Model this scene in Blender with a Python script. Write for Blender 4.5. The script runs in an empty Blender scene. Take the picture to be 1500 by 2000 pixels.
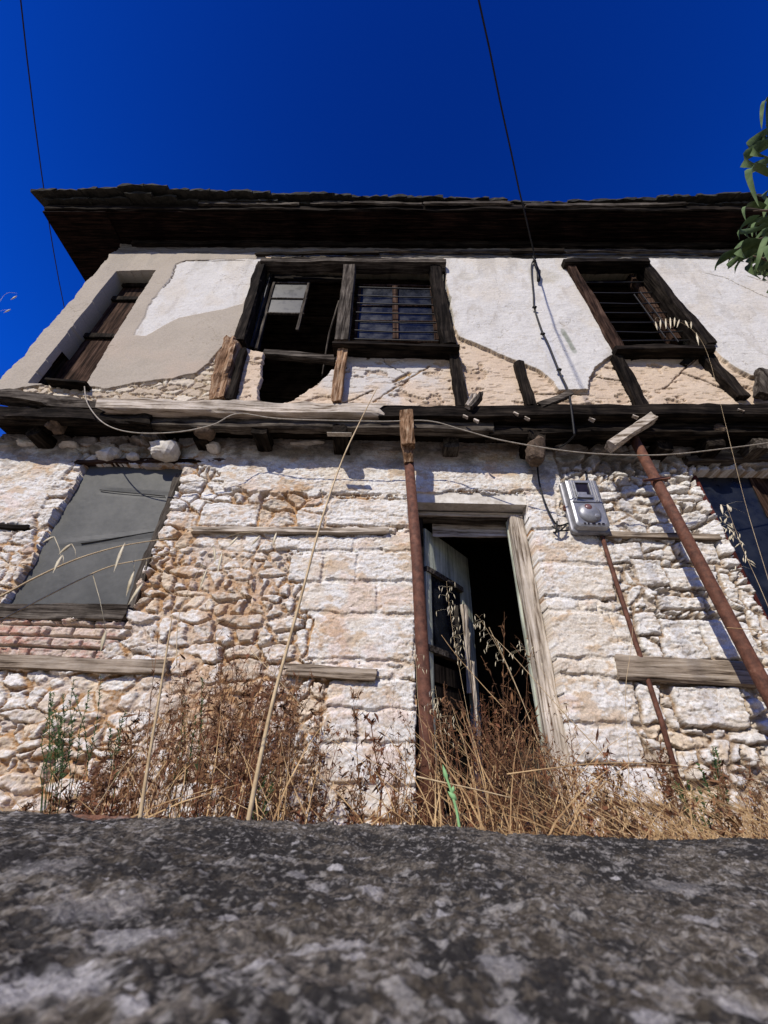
import bpy, math, random
import numpy as np
from mathutils import Matrix, Vector
random.seed(7)
RS = np.random.RandomState(11)
scene = bpy.context.scene
COL = scene.collection

# ------------------------------------------------------------------ camera
F_PX = 780.0                       # focal length in pixels of a 1500x2000 frame
_up = np.array([52.0, 1181.0, -F_PX]); _up /= np.linalg.norm(_up)
_l = np.array([-25750.0, 629.0, -F_PX]); _l -= _l.dot(_up) * _up; _l /= np.linalg.norm(_l)
_X, _Z = -_l, _up
_Y = np.cross(_Z, _X)
CAMR = np.array([_X, _Y, _Z])      # world = CAMR @ cam ; facade runs along X, Y goes into it, Z up
cam_data = bpy.data.cameras.new("camera")
cam = bpy.data.objects.new("camera", cam_data); COL.objects.link(cam)
m = Matrix.Identity(4)
for i in range(3):
    for j in range(3):
        m[i][j] = CAMR[i][j]
cam.matrix_world = m
cam_data.sensor_fit = 'VERTICAL'; cam_data.sensor_height = 32.0
cam_data.lens = 32.0 * F_PX / 2000.0
cam_data.clip_start = 0.01; cam_data.clip_end = 3000
cam_data.dof.use_dof = True; cam_data.dof.focus_distance = 3.6; cam_data.dof.aperture_fstop = 6.3
scene.camera = cam

# ------------------------------------------------------------------ light
SUN = np.array([0.50, 1.0, -0.90]); SUN /= np.linalg.norm(SUN)   # direction the light travels
elev = math.asin(-SUN[2])
world = bpy.data.worlds.new("World"); scene.world = world; world.use_nodes = True
wt = world.node_tree; wt.nodes.clear()
wo = wt.nodes.new('ShaderNodeOutputWorld'); bg = wt.nodes.new('ShaderNodeBackground')
sky = wt.nodes.new('ShaderNodeTexSky'); sky.sky_type = 'NISHITA'; sky.sun_disc = False
sky.sun_elevation = elev
sky.sun_rotation = math.atan2(-SUN[0], -SUN[1])
sky.air_density = 1.0; sky.dust_density = 0.2; sky.ozone_density = 4.0
hs = wt.nodes.new('ShaderNodeMix'); hs.data_type = 'RGBA'; hs.blend_type = 'MULTIPLY'
hs.inputs[0].default_value = 1.0
# deep polarised blue overhead, paling to a milky band near the horizon
tcw = wt.nodes.new('ShaderNodeTexCoord'); sx = wt.nodes.new('ShaderNodeSeparateXYZ'); mr = wt.nodes.new('ShaderNodeMapRange')
mr.inputs[1].default_value = 0.05; mr.inputs[2].default_value = 0.62; mr.interpolation_type = 'SMOOTHSTEP'
tint = wt.nodes.new('ShaderNodeMix'); tint.data_type = 'RGBA'
tint.inputs[6].default_value = (0.66, 0.60, 0.50, 1); tint.inputs[7].default_value = (0.012, 0.25, 1.22, 1)
wt.links.new(tcw.outputs['Generated'], sx.inputs[0]); wt.links.new(sx.outputs[2], mr.inputs[0]); wt.links.new(mr.outputs[0], tint.inputs[0])
mr2 = wt.nodes.new('ShaderNodeMapRange'); mr2.inputs[1].default_value = 0.60; mr2.inputs[2].default_value = 1.0
zen = wt.nodes.new('ShaderNodeMix'); zen.data_type = 'RGBA'
zen.inputs[6].default_value = (0.02, 0.48, 1.9, 1); zen.inputs[7].default_value = (0.012, 0.215, 1.02, 1)
wt.links.new(sx.outputs[2], mr2.inputs[0]); wt.links.new(mr2.outputs[0], zen.inputs[0]); wt.links.new(zen.outputs[2], tint.inputs[7])
wt.links.new(tint.outputs[2], hs.inputs[7])
wt.links.new(sky.outputs[0], hs.inputs[6]); wt.links.new(hs.outputs[2], bg.inputs[0])
bg.inputs[1].default_value = 0.10
wt.links.new(bg.outputs[0], wo.inputs[0])
sd = bpy.data.lights.new("sun", 'SUN'); sd.energy = 4.8; sd.angle = math.radians(0.53); sd.color = (1.0, 0.93, 0.81)
so = bpy.data.objects.new("sun", sd); COL.objects.link(so)
so.rotation_euler = Vector(SUN).to_track_quat('-Z', 'Y').to_euler(); so.location = (-5, -8, 12)
scene.view_settings.view_transform = 'Standard'; scene.view_settings.look = 'None'
scene.view_settings.exposure = 0.0; scene.view_settings.gamma = 1.0
scene.cycles.max_bounces = 5; scene.cycles.diffuse_bounces = 3
scene.cycles.use_denoising = True

# ------------------------------------------------------------------ helpers
YL, YU = 3.10, 2.78                # lower wall plane, jettied upper wall plane
GZ = -0.26                         # yard level; the camera is at z = 0
def ray(x, y):
    return CAMR @ np.array([x - 750.0, 1000.0 - y, -F_PX])
def P(x, y, D):                    # point at depth D seen at (x, y)
    r = ray(x, y); return r / r[1] * D
def PZ(x, y, z):                   # point at height z
    r = ray(x, y); return r / r[2] * z
def XZ(pts, D):
    return [(lambda p: (p[0], p[2]))(P(x, y, D)) for x, y in pts]

_tab = np.random.RandomState(5).rand(512, 512).astype(np.float32)
def vn(x, z, s=0):
    x = x + 37.3 * s + 1000; z = z + 91.7 * s + 1000
    xi = np.floor(x).astype(np.int64); zi = np.floor(z).astype(np.int64)
    fx = (x - xi); fz = (z - zi)
    fx = fx * fx * (3 - 2 * fx); fz = fz * fz * (3 - 2 * fz)
    a = _tab[xi & 511, zi & 511]; b = _tab[(xi + 1) & 511, zi & 511]
    c = _tab[xi & 511, (zi + 1) & 511]; d = _tab[(xi + 1) & 511, (zi + 1) & 511]
    return (a * (1 - fx) + b * fx) * (1 - fz) + (c * (1 - fx) + d * fx) * fz
def fbm(x, z, s=0, o=4, g=0.5):
    t = 0; a = 1.0; n = 0
    for k in range(o):
        t = t + a * vn(x * 2 ** k, z * 2 ** k, s + k * 3); n += a; a *= g
    return t / n
def ss(a, b, x):
    t = np.clip((x - a) / (b - a), 0, 1); return t * t * (3 - 2 * t)
def sdpoly(px, pz, poly):          # signed distance, positive inside
    d = np.full(px.shape, 1e9); ins = np.zeros(px.shape, bool)
    n = len(poly)
    for i in range(n):
        x0, z0 = poly[i]; x1, z1 = poly[(i + 1) % n]
        ex, ez = x1 - x0, z1 - z0
        wx, wz = px - x0, pz - z0
        t = np.clip((wx * ex + wz * ez) / (ex * ex + ez * ez + 1e-12), 0, 1)
        d = np.minimum(d, (wx - ex * t) ** 2 + (wz - ez * t) ** 2)
        c = ((z0 > pz) != (z1 > pz)) & (px < ex * (pz - z0) / (ez if abs(ez) > 1e-9 else 1e-9) + x0)
        ins ^= c
    d = np.sqrt(d)
    return np.where(ins, d, -d)
def mixc(a, b, t):
    return a * (1 - t[..., None]) + b * t[..., None]
def C(*v):
    return np.array(v, dtype=float)

def props(o, label=None, cat=None, group=None, kind=None):
    if label: o['label'] = label
    if cat: o['category'] = cat
    if group: o['group'] = group
    if kind: o['kind'] = kind
    return o
def empty(name, loc, label=None, cat=None, group=None, parent=None):
    o = bpy.data.objects.new(name, None); COL.objects.link(o); o.location = loc
    o.empty_display_size = 0.1
    if parent: setpar(o, parent)
    return props(o, label, cat, group)
WPOS = {}
def setpar(o, parent):
    o.parent = parent
    # all mesh data are in world coordinates: undo the parents' translation
    o.matrix_parent_inverse = Matrix.Translation(-parent.location)   # every location is a world position

def mesh_np(name, V, Fc, mat, parent=None, col=None, smooth=True):
    me = bpy.data.meshes.new(name)
    V = np.asarray(V, dtype=np.float32); Fc = np.asarray(Fc, dtype=np.int32)
    k = Fc.shape[1]
    me.vertices.add(len(V)); me.vertices.foreach_set('co', V.ravel())
    me.loops.add(Fc.size); me.loops.foreach_set('vertex_index', Fc.ravel())
    me.polygons.add(len(Fc))
    me.polygons.foreach_set('loop_start', np.arange(0, Fc.size, k, dtype=np.int32))
    me.polygons.foreach_set('loop_total', np.full(len(Fc), k, dtype=np.int32))
    me.polygons.foreach_set('use_smooth', np.full(len(Fc), smooth))
    me.update(calc_edges=True)
    if col is not None:
        at = me.color_attributes.new('col', 'FLOAT_COLOR', 'POINT')
        c4 = np.ones((len(V), 4), dtype=np.float32); c4[:, :3] = col
        at.data.foreach_set('color', c4.ravel())
    me.materials.append(mat)
    o = bpy.data.objects.new(name, me); COL.objects.link(o)
    if parent: setpar(o, parent)
    return o

class MB:                          # collects pieces of ONE mesh
    def __init__(s): s.v = []; s.f = []
    def add(s, vs, fs):
        b = len(s.v); s.v += [tuple(map(float, q)) for q in vs]; s.f += [tuple(b + i for i in q) for q in fs]
    def box(s, c, d):
        x, y, z = c; a, b, h = [q / 2 for q in d]
        s.add([(x + i * a, y + j * b, z + k * h) for k in (-1, 1) for j in (-1, 1) for i in (-1, 1)],
              [(0, 2, 3, 1), (4, 5, 7, 6), (0, 1, 5, 4), (2, 6, 7, 3), (0, 4, 6, 2), (1, 3, 7, 5)])
    def hexa(s, p):                # 8 points: back quad 0-3, front quad 4-7
        s.add(p, [(0, 1, 2, 3), (7, 6, 5, 4), (0, 4, 5, 1), (1, 5, 6, 2), (2, 6, 7, 3), (3, 7, 4, 0)])
    def tube(s, pts, r0, r1=None, n=6, cap=True):
        r1 = r0 if r1 is None else r1
        pts = [np.array(p, dtype=float) for p in pts]; m_ = len(pts); vs = []
        for i, p in enumerate(pts):
            t = pts[min(i + 1, m_ - 1)] - pts[max(i - 1, 0)]; t /= np.linalg.norm(t) + 1e-9
            a = np.cross(t, (0.13, 0.31, 0.94) if abs(t[2]) < .9 else (1, 0.2, 0)); a /= np.linalg.norm(a); b = np.cross(t, a)
            r = r0 + (r1 - r0) * i / max(1, m_ - 1)
            for k in range(n):
                q = 2 * math.pi * k / n
                vs.append(p + r * (math.cos(q) * a + math.sin(q) * b))
        fs = [(i * n + k, i * n + (k + 1) % n, (i + 1) * n + (k + 1) % n, (i + 1) * n + k) for i in range(m_ - 1) for k in range(n)]
        if cap: fs += [tuple(range(n))[::-1], tuple((m_ - 1) * n + k for k in range(n))]
        s.add(vs, fs)
    def beam(s, a, b, w, h, seed=0, rough=0.006, side=None, ends=0.0, seg=0.05):
        """weathered timber from a to b; w across (side direction), h along the third axis"""
        a = np.array(a, float); b = np.array(b, float); L = np.linalg.norm(b - a); t = (b - a) / L
        sd_ = np.array(side if side is not None else (0, 1, 0), float)
        sd_ -= sd_.dot(t) * t; sd_ /= np.linalg.norm(sd_); up = np.cross(t, sd_)
        n = max(2, int(L / seg)); R = np.random.RandomState(seed + 100)
        sec = [(-1, -.86), (-.5, -1), (0, -.99), (.5, -1), (1, -.86), (1, 0), (1, .86), (.5, 1), (0, .99), (-.5, 1), (-1, .86), (-1, 0)]
        k = len(sec); vs = []
        ph = R.rand(k) * 50
        for i in range(n + 1):
            u = i / n
            for j, (p_, q_) in enumerate(sec):
                e = 0.0
                if ends and i in (0, n): e = (R.rand() - .5) * ends
                d1 = (float(fbm(np.array(u * L * 5 + ph[j]), np.array(seed * 1.7 + .3), 1, 3)) - .5) * 2 * rough
                d2 = (float(fbm(np.array(u * L * 1.3), np.array(seed * 2.3 + .1), 2, 2)) - .5) * 2 * rough * 1.6
                d3 = (float(fbm(np.array(u * L * 1.3), np.array(seed * 2.9 + 9.1), 2, 2)) - .5) * 2 * rough * 1.6
                vs.append(a + t * (u * L + e) + sd_ * (p_ * w / 2 + d1 * np.sign(p_) + d2) + up * (q_ * h / 2 + d1 * np.sign(q_) + d3))
        fs = [(i * k + j, i * k + (j + 1) % k, (i + 1) * k + (j + 1) % k, (i + 1) * k + j) for i in range(n) for j in range(k)]
        fs += [tuple(range(k))[::-1], tuple(n * k + j for j in range(k))]
        s.add(vs, fs)
    def build(s, name, mat, parent=None, smooth=False, bevel=0):
        me = bpy.data.meshes.new(name); me.from_pydata(s.v, [], s.f); me.materials.append(mat)
        if smooth:
            for p in me.polygons: p.use_smooth = True
        me.update()
        o = bpy.data.objects.new(name, me); COL.objects.link(o)
        if bevel:
            bm_ = o.modifiers.new('bevel', 'BEVEL'); bm_.width = bevel; bm_.segments = 2; bm_.limit_method = 'ANGLE'
        if parent: setpar(o, parent)
        return o

# ------------------------------------------------------------------ materials
def newmat(name, rough=0.85, spec=0.25):
    m_ = bpy.data.materials.new(name); m_.use_nodes = True
    b = m_.node_tree.nodes['Principled BSDF']
    b.inputs['Roughness'].default_value = rough
    b.inputs['Specular IOR Level'].default_value = spec
    return m_, m_.node_tree, b
def nnode(nt, t, **kw):
    n = nt.nodes.new(t)
    for k, v in kw.items():
        if k in n.inputs: n.inputs[k].default_value = v
        else: setattr(n, k, v)
    return n
def ramp(nt, stops):
    r = nt.nodes.new('ShaderNodeValToRGB'); e = r.color_ramp.elements
    while len(e) < len(stops): e.new(0.5)
    for i, (p, c) in enumerate(stops):
        e[i].position = p; e[i].color = (c[0], c[1], c[2], 1) if not np.isscalar(c) else (c, c, c, 1)
    return r
def attr_mat(name, rough=0.92, bscale=120, bdist=0.004, bstr=0.8, var=0.35):
    m_, nt, b = newmat(name, rough, 0.15)
    at = nt.nodes.new('ShaderNodeVertexColor'); at.layer_name = 'col'
    tc = nt.nodes.new('ShaderNodeTexCoord')
    n1 = nnode(nt, 'ShaderNodeTexNoise', Scale=bscale * .7, Detail=6.0, Roughness=0.65)
    n2 = nnode(nt, 'ShaderNodeTexNoise', Scale=bscale * .28, Detail=6.0, Roughness=0.7)
    nt.links.new(tc.outputs['Object'], n1.inputs['Vector']); nt.links.new(tc.outputs['Object'], n2.inputs['Vector'])
    r = ramp(nt, [(0.30, 1 - var), (0.62, 1 + var * .25)])
    nt.links.new(n1.outputs[0], r.inputs[0])
    mx = nt.nodes.new('ShaderNodeMix'); mx.data_type = 'RGBA'; mx.blend_type = 'MULTIPLY'; mx.inputs[0].default_value = 1
    nt.links.new(at.outputs[0], mx.inputs[6]); nt.links.new(r.outputs[0], mx.inputs[7])
    nt.links.new(mx.outputs[2], b.inputs['Base Color'])
    bp = nnode(nt, 'ShaderNodeBump', Strength=bstr, Distance=bdist)
    ad = nt.nodes.new('ShaderNodeMath'); ad.operation = 'ADD'
    nt.links.new(n1.outputs[0], ad.inputs[0]); nt.links.new(n2.outputs[0], ad.inputs[1])
    nt.links.new(ad.outputs[0], bp.inputs['Height']); nt.links.new(bp.outputs[0], b.inputs['Normal'])
    return m_
def wood(name, c0, c1, axis='X', scale=1.0, c2=None, rough=0.85):
    """grain along axis; c0 dark cracks, c1 body, c2 worn highlights"""
    m_, nt, b = newmat(name, rough, 0.04)
    tc = nt.nodes.new('ShaderNodeTexCoord'); mp = nt.nodes.new('ShaderNodeMapping')
    sc = {'X': (2.2, 38, 38), 'Y': (38, 2.2, 38), 'Z': (38, 38, 2.2)}[axis]
    mp.inputs['Scale'].default_value = [q * scale for q in sc]
    nt.links.new(tc.outputs['Object'], mp.inputs[0])
    n1 = nnode(nt, 'ShaderNodeTexNoise', Scale=1.0, Detail=7.0, Roughness=0.68, Distortion=0.35)
    nt.links.new(mp.outputs[0], n1.inputs['Vector'])
    n2 = nnode(nt, 'ShaderNodeTexNoise', Scale=4.0, Detail=5.0, Roughness=0.6)
    nt.links.new(tc.outputs['Object'], n2.inputs['Vector'])
    c2 = c2 or tuple(min(1, q * 1.7) for q in c1)
    r = ramp(nt, [(0.36, c0), (0.50, c1), (0.70, c2)]); nt.links.new(n1.outputs[0], r.inputs[0])
    r2 = ramp(nt, [(0.33, 0.45 if c1[0] < .2 else .75), (0.62, 1.15)]); nt.links.new(n2.outputs[0], r2.inputs[0])
    mx = nt.nodes.new('ShaderNodeMix'); mx.data_type = 'RGBA'; mx.blend_type = 'MULTIPLY'; mx.inputs[0].default_value = 1
    nt.links.new(r.outputs[0], mx.inputs[6]); nt.links.new(r2.outputs[0], mx.inputs[7])
    nt.links.new(mx.outputs[2], b.inputs['Base Color'])
    bp = nnode(nt, 'ShaderNodeBump', Strength=0.9, Distance=0.008)
    nt.links.new(n1.outputs[0], bp.inputs['Height']); nt.links.new(bp.outputs[0], b.inputs['Normal'])
    return m_
def mottled(name, c0, c1, scale=12, rough=0.8, metal=0.0, spec=0.3, bump=0.003, c2=None):
    m_, nt, b = newmat(name, rough, spec)
    b.inputs['Metallic'].default_value = metal
    tc = nt.nodes.new('ShaderNodeTexCoord')
    n1 = nnode(nt, 'ShaderNodeTexNoise', Scale=float(scale), Detail=8.0, Roughness=0.7)
    nt.links.new(tc.outputs['Object'], n1.inputs['Vector'])
    st = [(0.35, c0), (0.62, c1)]
    if c2: st.append((0.75, c2))
    r = ramp(nt, st); nt.links.new(n1.outputs[0], r.inputs[0])
    nt.links.new(r.outputs[0], b.inputs['Base Color'])
    bp = nnode(nt, 'ShaderNodeBump', Strength=0.6, Distance=bump)
    nt.links.new(n1.outputs[0], bp.inputs['Height']); nt.links.new(bp.outputs[0], b.inputs['Normal'])
    return m_

M = {}
M['stone'] = attr_mat('rubble_stone', bscale=120, bdist=0.004, bstr=0.8, var=0.30)
M['plaster'] = attr_mat('old_plaster', bscale=90, bdist=0.004, bstr=0.7, var=0.18)
M['ledge'] = attr_mat('lichen_concrete', bscale=420, bdist=0.0016, bstr=1.0, var=0.55)
for ax in 'XYZ':
    M['wdark' + ax] = wood('dark_timber_' + ax, (0.003, 0.0024, 0.002), (0.016, 0.0125, 0.010), ax, c2=(0.05, 0.040, 0.031))
    M['wgrey' + ax] = wood('grey_timber_' + ax, (0.012, 0.009, 0.007), (0.075, 0.063, 0.052), ax, c2=(0.20, 0.175, 0.145))
    M['wpale' + ax] = wood('pale_timber_' + ax, (0.10, 0.07, 0.045), (0.44, 0.38, 0.31), ax, c2=(0.66, 0.60, 0.53))
    M['wbrown' + ax] = wood('brown_timber_' + ax, (0.008, 0.005, 0.004), (0.045, 0.026, 0.018), ax, c2=(0.12, 0.075, 0.055))
M['wrotZ'] = wood('rotten_timber', (0.05, 0.025, 0.012), (0.24, 0.14, 0.08), 'Z', 1.3, c2=(0.50, 0.38, 0.26))
M['wtanX'] = wood('weathered_lath', (0.05, 0.035, 0.024), (0.25, 0.20, 0.15), 'X', c2=(0.44, 0.38, 0.31))
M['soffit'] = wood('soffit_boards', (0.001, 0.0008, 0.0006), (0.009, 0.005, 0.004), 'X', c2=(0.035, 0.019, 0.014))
M['inner'] = wood('interior_boards', (0.006, 0.004, 0.003), (0.10, 0.075, 0.055), 'X', c2=(0.18, 0.14, 0.11))
M['tile'] = mottled('roof_tile', (0.010, 0.010, 0.008), (0.045, 0.042, 0.034), 14, 0.95, c2=(0.07, 0.08, 0.06), bump=.01)
M['rust'] = mottled('rusty_pipe', (0.055, 0.022, 0.014), (0.15, 0.062, 0.038), 22, 0.75, bump=.002, c2=(0.22, 0.12, 0.08))
M['greysheet'] = mottled('painted_sheet', (0.050, 0.052, 0.050), (0.080, 0.081, 0.076), 5, 0.6, spec=0.35, bump=.001)
M['cable'] = mottled('cable_black', (0.004, 0.004, 0.004), (0.014, 0.013, 0.012), 60, 0.6)
M['wire'] = mottled('wire_pale', (0.20, 0.17, 0.13), (0.40, 0.36, 0.30), 30, 0.6)
M['straw'] = mottled('straw', (0.36, 0.25, 0.13), (0.62, 0.48, 0.29), 18, 0.6, bump=.0005)
M['brownweed'] = mottled('dead_weed', (0.05, 0.024, 0.012), (0.23, 0.115, 0.052), 9, 0.85, bump=.0005, c2=(0.48, 0.29, 0.14))
M['gold'] = mottled('dry_grass_gold', (0.22, 0.12, 0.05), (0.62, 0.43, 0.22), 7, 0.8, bump=.0005)
M['oat'] = mottled('oat_husk', (0.40, 0.33, 0.20), (0.70, 0.62, 0.44), 25, 0.5, bump=.0005)
M['greenweed'] = mottled('green_weed', (0.015, 0.035, 0.012), (0.06, 0.11, 0.03), 20, 0.7, bump=.0005)
M['brightgreen'] = mottled('thistle_green', (0.16, 0.33, 0.13), (0.28, 0.50, 0.22), 30, 0.6, bump=.0005)
M['leaf'] = mottled('tree_leaf', (0.04, 0.07, 0.025), (0.12, 0.17, 0.07), 9, 0.7, spec=0.12, bump=.001)
M['bark'] = mottled('bark', (0.05, 0.035, 0.025), (0.14, 0.10, 0.07), 25, 0.95, bump=.01)
M['black'] = mottled('black_iron', (0.004, 0.004, 0.004), (0.012, 0.010, 0.009), 30, 0.6)
M['doorpaint'] = wood('door_paint', (0.20, 0.22, 0.18), (0.42, 0.45, 0.37), 'Z', 0.6, c2=(0.52, 0.55, 0.47))
M['soil'] = mottled('dry_soil', (0.22, 0.16, 0.10), (0.40, 0.31, 0.21), 6, 0.95, bump=.02)
M['asphalt'] = mottled('road', (0.17, 0.16, 0.145), (0.28, 0.265, 0.24), 18, 0.95, bump=.01)
def glassy(name, col, rough=0.08, spec=0.6):
    m_, nt, b = newmat(name, rough, spec)
    tc = nt.nodes.new('ShaderNodeTexCoord')
    n1 = nnode(nt, 'ShaderNodeTexNoise', Scale=7.0, Detail=6.0, Roughness=0.65)
    nt.links.new(tc.outputs['Object'], n1.inputs['Vector'])
    r = ramp(nt, [(0.35, [q * .7 for q in col]), (0.75, [min(1, q * 2.0 + .004) for q in col])]); nt.links.new(n1.outputs[0], r.inputs[0])
    nt.links.new(r.outputs[0], b.inputs['Base Color'])
    r2 = ramp(nt, [(0.4, rough), (0.7, rough + .25)]); nt.links.new(n1.outputs[0], r2.inputs[0]); nt.links.new(r2.outputs[0], b.inputs['Roughness'])
    return m_
M['glass'] = glassy('dusty_glass', (0.010, 0.012, 0.016))
M['blueglass'] = glassy('blue_film_glass', (0.008, 0.010, 0.016), 0.22, 0.22)
M['greyglass'] = glassy('grey_dusty_glass', (0.012, 0.014, 0.018), 0.35, 0.3)
M['plastic'] = mottled('meter_cover', (0.18, 0.185, 0.20), (0.30, 0.30, 0.32), 14, 0.40, metal=0.35, spec=0.6, bump=.0006)
M['meterdark'] = mottled('meter_dark', (0.008, 0.006, 0.008), (0.02, 0.015, 0.02), 20, 0.3)
M['meterdial'] = mottled('meter_dial', (0.08, 0.03, 0.028), (0.2, 0.1, 0.09), 30, 0.25, spec=.6)

# ------------------------------------------------------------------ ground
gm = MB()
n = 60
g_o = mesh_np('ground', [(-400, 0.98, GZ), (400, 0.98, GZ), (400, 800, GZ), (-400, 800, GZ)], [(0, 1, 2, 3)], M['soil'], smooth=False)
props(g_o, kind='structure')
s_o = mesh_np('road', [(-400, -800, -1.5), (400, -800, -1.5), (400, 0.98, -1.5), (-400, 0.98, -1.5)], [(0, 1, 2, 3)], M['asphalt'], smooth=False)
props(s_o, kind='structure')

# ------------------------------------------------------------------ the house
house = empty('abandoned_house', (0, 4.6, GZ), 'derelict two-storey house of whitewashed rubble stone with jettied plaster upper floor and open door', 'house')

def heightfield(name, x0, x1, z0, z1, step, Y, fn, mat, holes, depth, thin=False):
    """fn(x,z)->(proud, color); holes: function giving sd (positive inside the hole)"""
    xs = np.arange(x0, x1, step); zs = np.arange(z0, z1, step)
    gx, gz = np.meshgrid(xs, zs)
    proud, col = fn(gx, gz)
    hs_ = holes(gx, gz)
    y = Y - proud
    ring = hs_ > 0
    y = np.where(ring, Y + (depth if not thin else np.where(gz < 4.02, .05, depth)), y)
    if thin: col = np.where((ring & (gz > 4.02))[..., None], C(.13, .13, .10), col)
    V = np.stack([gx, y, gz], -1).reshape(-1, 3)
    nx, nz = len(xs), len(zs)
    idx = np.arange(nx * nz).reshape(nz, nx)
    q = np.stack([idx[:-1, :-1], idx[:-1, 1:], idx[1:, 1:], idx[1:, :-1]], -1).reshape(-1, 4)
    deep = (hs_ > 0).ravel()
    keep = ~(deep[q].all(axis=1))
    q = q[keep]
    used = np.zeros(len(V), bool); used[q.ravel()] = True
    remap = np.cumsum(used) - 1
    return mesh_np(name, V[used], remap[q], mat, house, col.reshape(-1, 3)[used])

# ---- lower wall ---------------------------------------------------
def rect_px(x0, y0, x1, y1, D=YL):
    a = P(x0, (y0 + y1) / 2, D)[0]; b = P(x1, (y0 + y1) / 2, D)[0]
    zt = P((x0 + x1) / 2, y0, D)[2]; zb = P((x0 + x1) / 2, y1, D)[2]
    return (a, b, zb, zt)
DOOR = (0.175, 1.215, GZ - .1, 2.265)
SHUT = (-3.17, -2.13, 0.955, 2.55)
RWIN = (2.90, 4.05, 0.55, 2.62)
blocks = [rect_px(*b) for b in [
    (540, 1048, 690, 1076), (694, 1046, 812, 1076), (636, 1082, 700, 1136), (703, 1080, 812, 1136), (566, 1084, 632, 1136),
    (588, 1141, 735, 1198), (740, 1141, 812, 1200), (608, 1206, 812, 1290), (640, 1330, 812, 1384), (628, 1392, 700, 1450), (705, 1390, 812, 1452),
    (620, 1460, 812, 1530), (640, 1540, 812, 1600),
    (1018, 1040, 1172, 1100), (1045, 1108, 1196, 1168), (1052, 1174, 1130, 1194), (1134, 1174, 1165, 1194), (1055, 1200, 1240, 1286),
    (1068, 1292, 1205, 1320), (1082, 1326, 1242, 1412), (1246, 1334, 1290, 1412), (1095, 1420, 1250, 1490), (1110, 1496, 1300, 1570),
    (640, 976, 800, 1030), (1020, 970, 1090, 1034), (960, 880, 1090, 962), (820, 880, 955, 960), (640, 880, 812, 968),
    (1290, 1210, 1375, 1290), (1300, 1110, 1380, 1150), (1285, 1165, 1375, 1190), (1185, 1062, 1255, 1100), (1320, 1340, 1450, 1420), (1375, 1212, 1470, 1290),
    (1240, 1095, 1296, 1142), (1330, 1060, 1400, 1100), (395, 985, 505, 1030), (1240, 1198, 1285, 1240), (1200, 1200, 1236, 1256)]]
def make_seeds():
    S = []; R = np.random.RandomState(3); z = -0.45
    while z < 3.2:
        h = R.choice([0.045, 0.07, 0.10, 0.14, 0.19], p=[.2, .25, .25, .2, .1]); x = -4.4
        while x < 5.2:
            w = h * R.uniform(0.9, 3.4)
            S.append((x + w / 2, z + h / 2 + R.uniform(-.3, .3) * h)); x += w
        z += h * 0.95
    return np.array(S)
def voronoi(gx, gz, S, az=1.25):
    sh = gx.shape; x = gx.ravel().astype(np.float32); z = (gz.ravel() * az).astype(np.float32)
    S = np.column_stack([S[:, 0], S[:, 1] * az]).astype(np.float32)
    n = len(x); d1 = np.empty(n, np.float32); i1 = np.empty(n, np.int32); d2 = np.empty(n, np.float32)
    # columns of x are processed in strips so only near seeds are tested
    order = np.argsort(x, kind='stable'); xo = x[order]
    for a in range(0, n, 20000):
        ii = order[a:a + 20000]; lo, hi = x[ii].min() - .45, x[ii].max() + .45
        zz = z[ii]
        si = np.where((S[:, 0] > lo) & (S[:, 0] < hi))[0]
        if len(si) < 2:
            d1[ii] = 1; i1[ii] = 0; continue
        dx = x[ii][:, None] - S[si, 0][None]; dz = zz[:, None] - S[si, 1][None]
        D = dx * dx + dz * dz
        k = np.argpartition(D, 1, axis=1)[:, :2]
        da = np.take_along_axis(D, k, 1); sw = da[:, 0] > da[:, 1]
        k[sw] = k[sw][:, ::-1]; da[sw] = da[sw][:, ::-1]
        s1 = S[si[k[:, 0]]]; s2 = S[si[k[:, 1]]]
        sep = np.sqrt(((s1 - s2) ** 2).sum(1)) + 1e-6
        d1[ii] = (da[:, 1] - da[:, 0]) / (2 * sep); i1[ii] = si[k[:, 0]]
    return d1.reshape(sh), i1.reshape(sh)
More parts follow.
